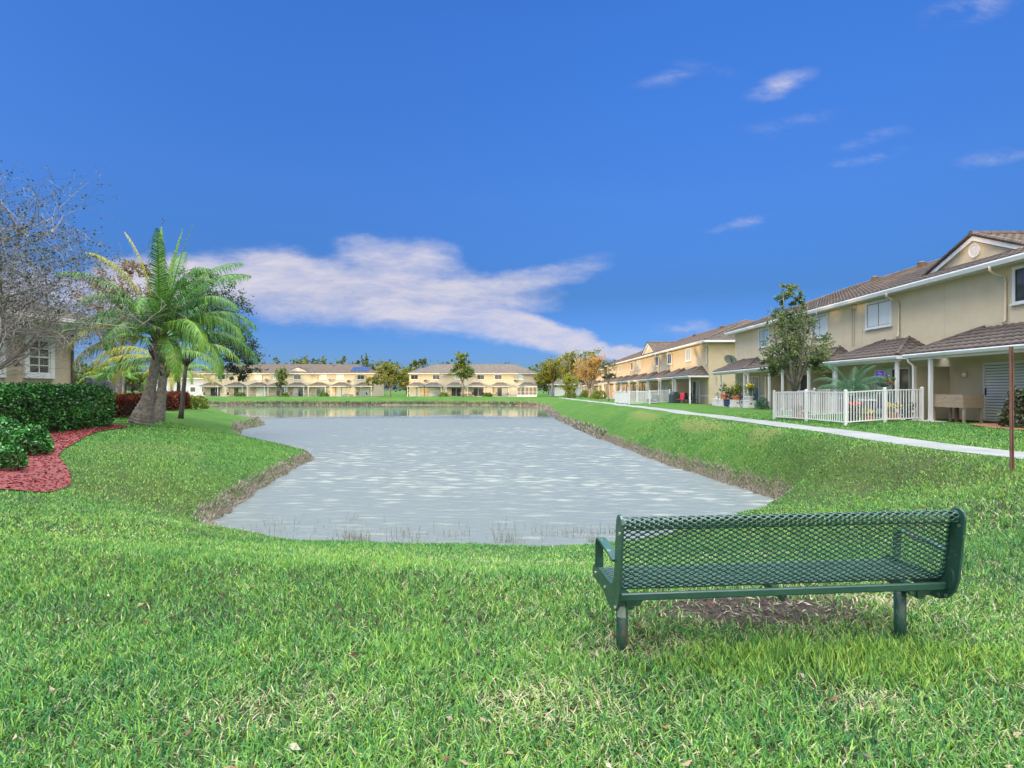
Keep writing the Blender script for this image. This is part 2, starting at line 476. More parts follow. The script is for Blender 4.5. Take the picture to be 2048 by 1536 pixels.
def clump_points(c, r, n, nclump, spread=.22, shell=.5):
    d = rng.normal(size=(nclump, 3)); d /= np.linalg.norm(d, axis=1)[:, None]
    q = rng.uniform(0, 1, nclump) ** shell
    cc = d * q[:, None] * .88
    k = rng.integers(0, nclump, n)
    sp = spread * rng.uniform(.5, 1.3, nclump)
    p = cc[k] + rng.normal(size=(n, 3)) * sp[k][:, None] * .6
    tone = rng.uniform(0, 1, nclump)
    rr = np.clip(tone[k] * .55 + rng.uniform(0, 1, n) * .45, 0, 1)
    return np.asarray(c) + p * np.asarray(r), rr
def crown(name, blobs, size, mat, parent, aspect=.55, flat=.2):
    V_, F_, A_ = [], [], []; off = 0
    for (c, r, n, nc, spread) in blobs:
        p, rr = clump_points(c, r, n, nc, spread)
        v, f, a = leaves(p, size, aspect, rr, flat)
        V_.append(v); F_.append(f + off); A_.append(a); off += len(v)
    return npmesh(name, np.concatenate(V_), [np.concatenate(F_)], mat, parent, {'rnd': np.concatenate(A_)})
def curve_pts(p0, p1, bend, n=6):
    p0, p1 = Vector(p0), Vector(p1); b = Vector(bend)
    return [p0.lerp(p1, i / (n - 1)) + b * math.sin(math.pi * i / (n - 1)) for i in range(n)]
# ================================================================== TERRAIN
WATER = -1.4
pond = np.array([(1.6, 10.7), (4, 12.3), (5.8, 13.8), (6.8, 14.6), (7.15, 15.3), (6.9, 16.6), (6.2, 22), (5.7, 28), (5.2, 37), (4.7, 50), (4.6, 62),
                 (5.2, 85), (5.4, 97), (3.5, 108), (-5, 114), (-25, 115), (-50, 115.5), (-64, 114), (-63, 109), (-54, 102), (-38, 75), (-27, 57),
                 (-21.6, 49.5), (-20.6, 47.5), (-20.2, 44), (-19.4, 41.0), (-16, 34), (-11.6, 28), (-8.9, 25), (-8.3, 23.5), (-8.1, 21), (-7.5, 17.5), (-6.9, 14),
                 (-6.4, 12.2), (-5.7, 11.3), (-4.2, 10.85), (-1.5, 10.7)], float)
def catmull(P, k=6):
    n = len(P); out = []
    for i in range(n):
        a, b, c, d = P[i - 1], P[i], P[(i + 1) % n], P[(i + 2) % n]
        for t in np.arange(k) / k:
            out.append(.5 * ((2 * b) + (c - a) * t + (2 * a - 5 * b + 4 * c - d) * t * t + (3 * b - a - 3 * c + d) * t ** 3))
    return np.array(out)
shore = catmull(pond)
# small wobble so that the bank is not a clean curve
_s = np.arange(len(shore))
shore = shore + np.stack([np.sin(_s * 1.7) * .06 + np.sin(_s * .63) * .05, np.cos(_s * 1.3) * .05], 1)
def seg_dist(P, A, B):
    out = np.full(len(P), 1e9)
    for a, b in zip(A, B):
        ab = b - a; t = np.clip(((P - a) @ ab) / (ab @ ab + 1e-12), 0, 1)
        d = P - a - t[:, None] * ab
        out = np.minimum(out, (d * d).sum(1))
    return np.sqrt(out)
def inside(P, poly):
    x, y = P[:, 0], P[:, 1]; r = np.zeros(len(P), bool)
    for (x0, y0), (x1, y1) in zip(poly, np.roll(poly, -1, 0)):
        c = (y0 > y) != (y1 > y)
        with np.errstate(divide='ignore', invalid='ignore'):
            r ^= c & (x < (x1 - x0) * (y - y0) / (y1 - y0) + x0)
    return r
def sst(x, a, b):
    t = np.clip((x - a) / (b - a), 0, 1); return t * t * (3 - 2 * t)
ctrl = np.array([(0, 9, 6.4, .03), (-3, 9.5, 5.8, .05), (-6, 10, 4, .18), (-8, 14, 4, .24), (-10, 20, 6, .26), (-14, 28, 6.5, .3), (-24, 45, 7, .34), (-60, 108, 8, .3), (-20, 120, 9, .3),
                 (3, 118, 8, .3), (8, 90, 4, .35), (7, 60, 4.0, .22), (7.5, 35, 3.1, .22), (8, 20, 2.3, .22), (8.6, 15.5, 1.5, .2), (5, 12, 6, .05), (3, 9, 6.4, .03)])
def plateau(x, y):
    rt = .25 + .13 * sst(x, 11.2, 14.5) - .20 * sst(y, 30, 115)
    p = rt * sst(x, 3, 8.2) * sst(y, 1, 8)
    p = p + .08 * sst(-x, 5, 12)
    return p
def ground_z(x, y):
    x = np.asarray(x, float).ravel(); y = np.asarray(y, float).ravel()
    P = np.stack([x, y], 1)
    z = plateau(x, y)
    z += .03 * np.sin(x * .9 + 1.3 * np.sin(y * .35)) * np.cos(y * .7) * sst(np.hypot(x, y), 4, 12)
    near = (x > -90) & (x < 30) & (y > -2) & (y < 135)
    if near.any():
        Q = P[near]; d = seg_dist(Q, shore, np.roll(shore, -1, 0)); ins = inside(Q, shore)
        w = np.zeros(len(Q)); ws = np.zeros(len(Q)); st = np.zeros(len(Q))
        for cx, cy, cw, cs in ctrl:
            k = 1 / ((Q[:, 0] - cx) ** 2 + (Q[:, 1] - cy) ** 2 + .5) ** 1.5
            w += k * cw; st += k * cs; ws += k
        w /= ws; st /= ws
        t = np.clip(d / w, 0, 1)
        ez = 1 - (1 - t) ** (1.7 - .68 * sst(-Q[:, 1], -19, -11) * sst(Q[:, 0], -10, -3.5))
        bank = WATER + st * sst(d, -.05, .22) + (z[near] - WATER - st) * ez
        flat_ = sst(Q[:, 0], 7.4, 8.9) * (Q[:, 1] < 108)
        bank = bank + (z[near] - bank) * flat_
        z[near] = np.where(ins, WATER - .04 - np.minimum(1.2, d * .35), bank)
        dd = np.where(ins, -d, d)
    D = np.full(len(x), 99.0)
    if near.any(): D[near] = dd
    return z, D
def grade(spans):
    out = []
    for a, b, s in spans: out += list(np.arange(a, b, s))
    return np.array(out)
gx = np.concatenate([-np.geomspace(1500, 60, 16), grade([(-58, -26, 1.0), (-26, 20, .22), (20, 60, 2.5)]), np.geomspace(62, 1500, 16)])
gy = np.concatenate([-np.geomspace(900, 12, 14), grade([(-11, 3, 1.0), (3, 30, .22), (30, 62, .45), (62, 125, .9), (125, 160, 4)]), np.geomspace(165, 2500, 18)])
GX, GY = np.meshgrid(gx, gy)
gz, gd = ground_z(GX, GY)
GZ = gz.reshape(GX.shape); GD = gd.reshape(GX.shape)
def gsample(A, x, y):
    i = np.clip(np.searchsorted(gx, x) - 1, 0, len(gx) - 2); j = np.clip(np.searchsorted(gy, y) - 1, 0, len(gy) - 2)
    tx = np.clip((x - gx[i]) / (gx[i + 1] - gx[i]), 0, 1); ty = np.clip((y - gy[j]) / (gy[j + 1] - gy[j]), 0, 1)
    return (A[j, i] * (1 - tx) + A[j, i + 1] * tx) * (1 - ty) + (A[j + 1, i] * (1 - tx) + A[j + 1, i + 1] * tx) * ty
def gz_at(x, y): return float(gsample(GZ, np.array([x], float), np.array([y], float))[0])
nx, ny = len(gx), len(gy)
ii = np.arange(nx * ny).reshape(ny, nx)
quads = np.stack([ii[:-1, :-1], ii[:-1, 1:], ii[1:, 1:], ii[1:, :-1]], -1).reshape(-1, 4)

# worn and dry patches of the lawn (they are real bare spots, kept where they lie)
patches = [(1.68, 3.92, .85, .34, 1.0), (2.5, 4.05, .35, .2, .7), (1.75, 2.75, .22, .12, .5), (7.9, 24.0, .6, 2.6, .42), (7.6, 33, .5, 3.4, .32), (8.2, 18.5, .5, 1.0, .35), (.15, 2.75, .35, .25, .45),
           (-1.0, 2.7, .5, .2, .35), (.75, 3.35, .45, .2, .5), (-6.6, 14.6, .8, .9, .3), (-10.5, 16.5, 1.3, 2.2, .25), (0.2, 6.6, 1.2, .6, .3), (2.6, 6.9, 1.0, .5, .3), (-5.6, 9.6, .6, .5, .5)]
def dry_at(x, y):
    x = np.asarray(x); y = np.asarray(y); v = np.zeros_like(x, float)
    for cx, cy, rx, ry, a in patches:
        q = ((x - cx) / rx) ** 2 + ((y - cy) / ry) ** 2
        v = np.maximum(v, a * np.clip(1.35 - q, 0, 1))
    return v
gdry = dry_at(GX.ravel(), GY.ravel())
gfar = np.maximum(sst(np.hypot(GX.ravel(), GY.ravel()), 9, 22), np.maximum(sst(np.abs(GX.ravel()) - np.maximum(GY.ravel(), 0) * .93, 2.6, 4.2), sst(-GY.ravel(), -1.2, .2)))
gbank = np.where(GD.ravel() < 0, 1.0, sst(-GD.ravel(), -.26, -.12)) * np.where(GY.ravel() < 12.2, .0, 1) * np.where((GX.ravel() > 3) & (GY.ravel() < 15), .2, 1)
m = Mat('lawn_ground')
na = m.noise(.35, 5, .6); nb = m.noise(2.6, 6, .7); nc_ = m.noise(22, 5, .75)
green = m.ramp(nb, [(.25, (.022, .068, .014)), (.5, (.042, .105, .020)), (.78, (.085, .135, .032))])
big_ = m.ramp(na, [(.3, (.75, .85, .8)), (.5, (1, 1, 1)), (.7, (1.35, 1.12, 1.0))])
green = m.mix(1.0, green, big_, 'MULTIPLY')
fine = m.ramp(nc_, [(.3, (.55, .6, .55)), (.7, (1.35, 1.3, 1.3))])
green = m.mix(.9, green, fine, 'MULTIPLY')
thatch = m.ramp(nc_, [(.3, (.022, .022, .011)), (.5, (.05, .05, .024)), (.75, (.11, .10, .055))])  # thatch darkened to paint in the shade between the blades
c = m.mix(m.attr('far'), thatch, green)
dryc = m.ramp(nc_, [(.38, (.020, .016, .017)), (.58, (.058, .047, .042)), (.82, (.16, .135, .10))])
dr = m.rng(m.mix(.6, m.attr('dry'), nb, 'OVERLAY'), .3, .62)
strawc = m.ramp(nc_, [(.3, (.10, .095, .03)), (.7, (.24, .20, .085))])
c = m.mix(m.attr('dry'), c, m.mix(m.attr('far'), dryc, strawc))
bankc = m.ramp(nc_, [(.3, (.07, .062, .045)), (.55, (.15, .13, .095)), (.8, (.26, .23, .165))])
c = m.mix(m.attr('bank'), c, bankc)
m.col(c); m.rough(.95); m.b.inputs['Specular IOR Level'].default_value = .1
m.bump(nc_, .9, .05)
M['lawn'] = m.m
tag(npmesh('ground', np.stack([GX.ravel(), GY.ravel(), GZ.ravel()], 1), [quads], M['lawn'], None, {'dry': gdry, 'far': gfar, 'bank': gbank}, True), kind='structure')

# ------------------------------------------------------------------ water
def fnoise_w(x, y):
    r = np.random.default_rng(4); o = 0
    for k in range(5):
        s_ = .12 * 1.8 ** k; a_ = r.uniform(0, 6.28, 3)
        o = o + np.sin(x * s_ * 1.0 + a_[0] + 1.2 * np.sin(y * s_ * .8 + a_[1])) * np.sin(y * s_ * 1.6 + a_[2]) / 1.35 ** k
    return o / 2
m = Mat('pond_water')
m.col((.095, .112, .107)); m.rough(.08); m.b.inputs['IOR'].default_value = 1.4
m.b.inputs['Specular IOR Level'].default_value = .5
tco = m.co()
w1 = m.noise(7.0, 3, .6, (.5, 1.5, 1), rot=(0, 0, .2))
sp = m.n('ShaderNodeSeparateXYZ'); m.l(tco, sp.inputs[0])
# the wind reaches the open water, the far end lies calm under the houses
wob = m.noise(.06, 3, .5)
yy = m.n('ShaderNodeMath', operation='MULTIPLY_ADD'); m.l(wob, yy.inputs[0]); yy.inputs[1].default_value = 10; m.l(sp.outputs[1], yy.inputs[2])
calm = m.rng(yy.outputs[0], 62, 70, .35, .03)
m.rough(m.rng(yy.outputs[0], 62, 70, .36, .05))
b = m.n('ShaderNodeBump'); b.inputs['Distance'].default_value = .05; m.l(w1, b.inputs['Height']); m.l(calm, b.inputs['Strength'])
m.l(b.outputs[0], m.b.inputs['Normal'])
M['water'] = m.m
wx = grade([(-70, -24, 1.2), (-24, -12, .25), (-12, 8.2, .11)]); wy = grade([(8, 10, .5), (10, 30, .032), (30, 45, .05), (45, 70, .09), (70, 119, 1.5)])
WX, WY = np.meshgrid(wx, wy); hz = np.zeros_like(WX); wr = np.random.default_rng(11)
for lam, amp, cnt in ((.62, .0036, 8), (.40, .0031, 12), (.27, .0020, 12), (.19, .0012, 12)):
    for q in range(cnt):
        th_ = wr.normal(0, .30); k_ = 2 * np.pi / (lam * wr.uniform(.8, 1.25))
        hz += amp * wr.uniform(.6, 1.2) * np.sin(k_ * (WX * np.sin(th_) + WY * np.cos(th_)) + wr.uniform(0, 6.28))
gust = .75 + .45 * fnoise_w(WX, WY)
hz *= np.clip(gust, .3, 1.3) * (1 - sst(WY + 2.5 * np.sin(WX * .21) + 1.5 * np.sin(WX * .5 + 1), 60, 68)) * (.75 + .25 * sst(WY, 10.5, 14)) * 1.3
nxw, nyw = len(wx), len(wy); iw = np.arange(nxw * nyw).reshape(nyw, nxw)
tag(npmesh('water', np.stack([WX.ravel(), WY.ravel(), WATER + hz.ravel()], 1), [np.stack([iw[:-1, :-1], iw[:-1, 1:], iw[1:, 1:], iw[1:, :-1]], -1).reshape(-1, 4)], M['water'], smooth=True), kind='structure')
# ------------------------------------------------------------------ footpath: cast slabs
m = Mat('path_concrete')
n = m.noise(1.1, 6, .65); n2 = m.noise(40, 4, .7)
c = m.ramp(n, [(.3, (.115, .126, .126)), (.7, (.18, .187, .184))])
c = m.mix(m.rng(n2, .55, .8, 0, .35), c, (.10, .105, .10)); m.col(c); m.rough(.9); m.bump(n2, .25, .006)
M['path'] = m.m
mb = MB()
y = -6.0
while y < 112:
    y1 = y + 1.5
    bend = lambda t: 9.05 - .0000 * t
    x0, x1 = 9.05, 10.3
    za, zb = gz_at(9.7, y), gz_at(9.7, y1)
    zl0, zl1 = za + .02, zb + .02
    vs = [(x0, y + .014, zl0 - .2), (x1, y + .014, zl0 - .2), (x1, y1 - .014, zl1 - .2), (x0, y1 - .014, zl1 - .2), (x0, y + .014, zl0), (x1, y + .014, zl0), (x1, y1 - .014, zl1), (x0, y1 - .014, zl1)]
    mb.add(vs, [(4, 5, 6, 7), (0, 1, 5, 4), (1, 2, 6, 5), (2, 3, 7, 6), (3, 0, 4, 7)])
    y = y1
tag(mb.build('footpath', M['path']), kind='structure')

# ------------------------------------------------------------------ mulch bed
mulch_poly = np.array([(-8.3, 9.3), (-8.2, 10.5), (-9.0, 11.7), (-10.4, 13.2), (-11.6, 15.2), (-13.2, 18.0), (-14.3, 20.2), (-14.6, 21.6), (-15.2, 22.6), (-16.6, 22.8), (-17.2, 16), (-17, 8), (-12, 7.4)])
mulch_poly = catmull(mulch_poly, 5)
m = Mat('red_mulch')
v = m.n('ShaderNodeTexVoronoi'); v.inputs['Scale'].default_value = 26; mp = m.n('ShaderNodeMapping'); mp.inputs['Scale'].default_value = (1, 1.8, 1)
m.l(m.co(), mp.inputs[0]); m.l(mp.outputs[0], v.inputs[0])
m.col(m.ramp(v.outputs['Color'], [(0, (.035, .007, .008)), (.5, (.125, .02, .02)), (1, (.20, .045, .042))])); m.rough(.9); m.bump(v.outputs['Distance'], .8, .03)
M['mulch'] = m.m
def patch(name, poly, lift, mat, step=.3, kind='structure'):
    x0, y0 = poly.min(0); x1, y1 = poly.max(0)
    xs = np.arange(x0, x1, step); ys = np.arange(y0, y1, step)
    bm = bmesh.new()
    vs = [bm.verts.new((p[0], p[1], 0)) for p in poly]; bm.faces.new(vs)
    for t in xs: bmesh.ops.bisect_plane(bm, geom=bm.verts[:] + bm.edges[:] + bm.faces[:], plane_co=(t, 0, 0), plane_no=(1, 0, 0))
    for t in ys: bmesh.ops.bisect_plane(bm, geom=bm.verts[:] + bm.edges[:] + bm.faces[:], plane_co=(0, t, 0), plane_no=(0, 1, 0))
    for q in bm.verts: q.co.z = gz_at(q.co.x, q.co.y) + lift
    me = bpy.data.meshes.new(name); bm.to_mesh(me); bm.free(); me.materials.append(mat)
    o = bpy.data.objects.new(name, me); C.objects.link(o); return tag(o, kind=kind)
patch('mulch_bed', mulch_poly, .035, M['mulch'])
redm = catmull(np.array([(14.3, 14.6), (14.4, 17.9), (15.2, 18.5), (15.9, 18.0), (15.9, 14.4)]), 4)
m = Mat('orange_mulch'); v = m.noise(40, 5, .7); m.col(m.ramp(v, [(.3, (.10, .03, .015)), (.7, (.28, .10, .05))])); m.rough(.9); m.bump(v, .7, .03)
patch('mulch_ring', redm, .03, m.m, .3)
# loose chips on the red bed
mp_ = rng.uniform([-17, 8], [-7.8, 22.8], (26000, 2)); mp_ = mp_[inside(mp_, mulch_poly)]
mz = gsample(GZ, mp_[:, 0], mp_[:, 1]) + .045
v, f, a = leaves(np.column_stack([mp_, mz]), .075, .3, None, .75, .05)
tag(npmesh('mulch_chips', v, [f], leafmat('mulch_chip', [(.04, .007, .008), (.14, .022, .022), (.26, .06, .052)], 0, .85, .1), None, {'rnd': a}),
    'red bark chips covering the bed in front of the hedge', 'mulch', kind='stuff')

# ================================================================== LAWN GRASS
def blades(x, y, z, L, Wd, lean, az, rnd, dry, seg3=False):
    n = len(x)
    d = np.stack([np.cos(az), np.sin(az)], 1); s = np.stack([-d[:, 1], d[:, 0]], 1)
    tw = rng.uniform(-.9, .9, n); s = s * np.cos(tw)[:, None] + d * np.sin(tw)[:, None]
    P = np.stack([x, y], 1)
    levels = [(0, 1.0), (.5, .9), (1.0, 0.0)] if not seg3 else [(0, .9), (.38, 1.0), (.72, .75), (1.0, 0)]
    rows = []
    for t, wk in levels:
        out = L * np.sin(lean) * (t ** 1.6); up = L * (np.cos(lean) * t + .25 * np.sin(lean) * t * (1 - t))
        c2 = P + d * out[:, None]; zz = z + up
        if wk > 0:
            hw = (Wd * wk * .5)[:, None]
            rows.append(np.column_stack([c2 - s * hw, zz])); rows.append(np.column_stack([c2 + s * hw, zz]))
        else: rows.append(np.column_stack([c2, zz]))
    k = len(rows); V_ = np.stack(rows, 1).reshape(-1, 3)
    b = (np.arange(n) * k)[:, None]
    fs = [b + np.array([0, 1, 3, 2])]
    if seg3: fs.append(b + np.array([2, 3, 5, 4])); fs.append(b + np.array([4, 5, 6]))
    else: fs.append(b + np.array([2, 3, 4]))
    return V_, fs, np.repeat(rnd, k), np.repeat(dry, k)
def fnoise(x, y, s, seed):
    r = np.random.default_rng(seed); out = 0
    for o in range(4):
        ph = r.uniform(0, 6.28, 4); an = r.uniform(0, 6.28, 2)
        k = s * 2 ** o
        out = out + (np.sin((x * math.cos(an[0]) + y * math.sin(an[0])) * k + ph[0] + 1.5 * np.sin(y * k * .6 + ph[1])) * np.sin((x * math.cos(an[1]) + y * math.sin(an[1])) * k * .8 + ph[2])) / 1.6 ** o
    return out / 2
def ok_ground(x, y):
    P = np.stack([x, y], 1)
    keep = gsample(GD, x, y) > .06
    keep &= ~((x > 9.0) & (x < 10.34) & (y < 112))
    keep &= ~inside(P, mulch_poly)
    keep &= ~((x > 15.0) & (y > 11))
    return keep
Vs, Fs, Rs, Ds = [], [], [], []; off = 0
def sow(y0, y1, per_m2, Lr, Wr, seg3=False, xlim=None, cond=None, leanr=(.25, 1.35), edge=3.6):
    global off
    hw = lambda yy: yy * .93 + edge
    area_n = int(per_m2 * (hw(y0) + hw(y1)) * (y1 - y0))
    y = rng.uniform(y0, y1, area_n); x = rng.uniform(-1, 1, area_n) * hw(y1)
    k = np.abs(x) < hw(y); x, y = x[k], y[k]
    k = ok_ground(x, y)
    if cond is not None: k &= cond(x, y)
    dr = dry_at(x, y)
    bare = ((x - 1.68) / .85) ** 2 + ((y - 3.92) / .30) ** 2
    k &= rng.uniform(0, 1, len(x)) > np.clip(dr * .55 + np.clip(1.25 - bare, 0, 1) * .45, 0, .96)
    cl = fnoise(x, y, 4.5, 3)
    k &= rng.uniform(0, 1, len(x)) < .72 + .35 * cl
    k_ = k
    x, y, dr, cl = x[k], y[k], dr[k], cl[k]
    n = len(x); z = gsample(GZ, x, y) - .004
    L = rng.uniform(*Lr, n) * (1 + .22 * fnoise(x, y, 2.2, 5)); Wd = rng.uniform(*Wr, n)
    lush = np.clip(1.2 - (((x - 1.9) / 1.3) ** 2 + ((y - 3.15) / .28) ** 2), 0, 1)
    L = L * (1 + .25 * lush)
    lean = rng.uniform(*leanr, n) * (1 - .35 * lush)
    az = rng.uniform(0, 2 * np.pi, n)
    big = fnoise(x, y, .55, 9)
    rnd = np.clip(.46 + .20 * big + .12 * cl + rng.normal(0, .21, n) + .22 * lush, 0, 1)
    p = np.clip(.15 + .16 * np.clip(fnoise(x, y, 1.1, 12), -.7, 1) + dr * .75 - lush * .15, .015, .95) * (1 - .65 * sst(y, 6, 12))
    dry = (rng.uniform(0, 1, n) < p).astype(float) * rng.uniform(.6, 1, n)
    soil_ = np.clip(1.3 - bare[k_] , 0, 1) > .1
    dry = np.where(soil_ & (rng.uniform(0, 1, n) < .6), 0, dry)
    lean = np.where(dry > 0, rng.uniform(.8, 1.5, n), lean)
    v, fs, a, d2 = blades(x, y, z, L, Wd, lean, az, rnd, dry, seg3)
    Vs.append(v); Fs.extend(f + off for f in fs); Rs.append(a); Ds.append(d2); off += len(v)
sow(.6, 1.75, 5000, (.035, .085), (.005, .009))
sow(1.75, 3.6, 13500, (.035, .085), (.004, .0075), True)
sow(3.6, 6.0, 8000, (.035, .08), (.005, .0085))
sow(6.0, 10.8, 3000, (.04, .075), (.007, .012), cond=lambda x, y: np.abs(x) < 12)
sow(10.8, 18, 1100, (.04, .075), (.011, .017))
sow(18, 30, 300, (.04, .08), (.018, .028), cond=lambda x, y: x < 15)
m = Mat('grass_blade')
g = m.ramp(m.attr('rnd'), [(0, (.014, .065, .034)), (.25, (.040, .145, .048)), (.5, (.085, .215, .045)), (.75, (.155, .30, .05)), (1, (.27, .38, .075))])
st_ = m.ramp(m.attr('rnd'), [(0, (.24, .20, .13)), (.5, (.38, .35, .23)), (1, (.30, .32, .15))])
m.col(m.mix(m.attr('dry'), g, st_)); m.rough(.55); m.b.inputs['Specular IOR Level'].default_value = .12; m.translucent(.18)
M['blade'] = m.m
tag(npmesh('grass', np.concatenate(Vs), Fs, M['blade'], None, {'rnd': np.concatenate(Rs), 'dry': np.concatenate(Ds)}),
    'short green lawn grass with straw coloured blades round the pond', 'grass', kind='stuff')
print('blades verts', off)

# fallen leaves scattered in the lawn
n = 190
y = 1.9 + rng.uniform(0, 1, n) ** 1.6 * 6; x = rng.uniform(-1, 1, n) * (y * .92)
z = gsample(GZ, x, y) + .035
v, f, a = leaves(np.column_stack([x, y, z]), .05, .45, None, .6, .3)
tag(npmesh('fallen_leaves', v, [f], leafmat('litter', [(.09, .05, .035), (.18, .09, .05), (.24, .18, .13), (.34, .31, .25)], .1, .8, .2), None, {'rnd': a}),
    'small brown and grey fallen leaves scattered through the lawn', 'leaf litter', kind='stuff')
# litter on the bare soil under the bench
n = 260
x = rng.normal(1.75, .45, n); y = rng.normal(3.92, .16, n); z = gsample(GZ, x, y) + rng.uniform(.004, .02, n)
v, f, a = leaves(np.column_stack([x, y, z]), .07, .16, None, .85, .1)
tag(npmesh('dead_straw', v, [f], leafmat('straw', [(.06, .05, .045), (.13, .11, .09), (.27, .235, .18)], .1, .8, .2), None, {'rnd': a}),
    'dry straw and clippings on the bare soil under the bench', 'straw', kind='stuff')

# ------------------------------------------------------------------ dry fringe along the bank
seg = np.roll(shore, -1, 0) - shore; sl_ = np.hypot(*seg.T)
cum = np.concatenate([[0], np.cumsum(sl_)])
def along(t):
    i = np.clip(np.searchsorted(cum, t) - 1, 0, len(shore) - 1); k = (t - cum[i]) / sl_[i]
    p = shore[i] + seg[i] * k[:, None]; nrm = np.stack([-seg[i][:, 1], seg[i][:, 0]], 1) / sl_[i][:, None]
    return p, nrm        # nrm points into the pond (counter-clockwise outline)
Vs, Fs, Rs = [], [], []; off = 0
def fringe(n, xy_ok, Lr, Wr, dr, lean):
    global off
    t = rng.uniform(0, cum[-1], n * 6); p, nr = along(t)
    k = xy_ok(p[:, 0], p[:, 1]); p, nr = p[k][:n], nr[k][:n]; n = len(p)
    if n == 0: return
    o = rng.uniform(*dr, n); q = p - nr * o[:, None]
    z = gsample(GZ, q[:, 0], q[:, 1]); z = np.maximum(z, WATER - .03)
    az = np.arctan2(nr[:, 1], nr[:, 0]) + rng.normal(0, .8, n)
    v, fs, a, _ = blades(q[:, 0], q[:, 1], z, rng.uniform(*Lr, n), rng.uniform(*Wr, n), rng.uniform(*lean, n), az, rng.uniform(0, 1, n), np.zeros(n), False)
    Vs.append(v); Fs.extend(f + off for f in fs); Rs.append(a); off += len(v)
lc = lambda x, y: (x < -4.6) & (y < 26)
rc = lambda x, y: (x > 4) & (y > 14.6) & (y < 34)
fringe(13000, lc, (.08, .19), (.008, .015), (-.06, .28), (.35, 1.75))
fringe(11000, rc, (.07, .16), (.008, .016), (-.06, .22), (.35, 1.75))
fringe(5000, lambda x, y: (x > 3) & (y >= 34) & (y < 108), (.12, .3), (.03, .06), (-.1, .4), (.3, 1.4))
fringe(3500, lambda x, y: (x < -15) & (y > 38) & (y < 52), (.2, .4), (.02, .04), (-.05, .6), (.3, 1.5))
fringe(6500, lambda x, y: y > 106, (.25, .55), (.06, .12), (-.1, .9), (.2, 1.2))
fringe(900, lambda x, y: (x > -4.6) & (x < -3) & (y < 12), (.12, .26), (.008, .014), (-.05, .2), (.3, 1.5))
tag(npmesh('dry_grass', np.concatenate(Vs), Fs, leafmat('dry_blade', [(.06, .052, .045), (.14, .125, .105), (.26, .235, .20), (.38, .345, .28)], .2, .85, .1), None, {'rnd': np.concatenate(Rs)}),
    'grey dead grass hanging over the steep edge of the pond bank', 'dry grass', kind='stuff')
# ------------------------------------------------------------------ stalks standing in the shallow water
Vs, Fs, Rs = [], [], []; off = 0
groups = [(-4.6, 11.6, .7, 40), (-3.2, 11.25, .25, 60), (-2.2, 11.5, .5, 45), (-1.2, 11.4, .4, 35), (.2, 11.2, .5, 40), (1.2, 11.5, .45, 70), (1.9, 11.6, .3, 40), (-3.6, 12.6, .6, 25), (-.4, 11.9, .9, 25), (-4.9, 12.4, .5, 25), (.9, 12.1, .6, 20), (-2.9, 11.0, .16, 70), (1.55, 11.0, .12, 30), (-.1, 10.95, .3, 50), (-2.0, 10.95, .5, 50)]
for cx, cy, r, n in groups:
    x = rng.normal(cx, r * .6, n); y = rng.normal(cy, r * .3, n)
    v, fs, a, _ = blades(x, y, np.full(n, WATER - .05), rng.uniform(.12, .42, n), rng.uniform(.004, .008, n), np.abs(rng.normal(0, .4, n)), rng.uniform(0, 6.28, n), rng.uniform(0, 1, n), np.zeros(n))
    Vs.append(v); Fs.extend(f + off for f in fs); Rs.append(a); off += len(v)
tag(npmesh('reeds', np.concatenate(Vs), Fs, leafmat('reed_stalk', [(.06, .08, .035), (.13, .125, .07), (.27, .235, .16)], .1, .8, .1), None, {'rnd': np.concatenate(Rs)}),
    'thin reed stalks standing in the shallow water at the near shore', 'reeds', kind='stuff')
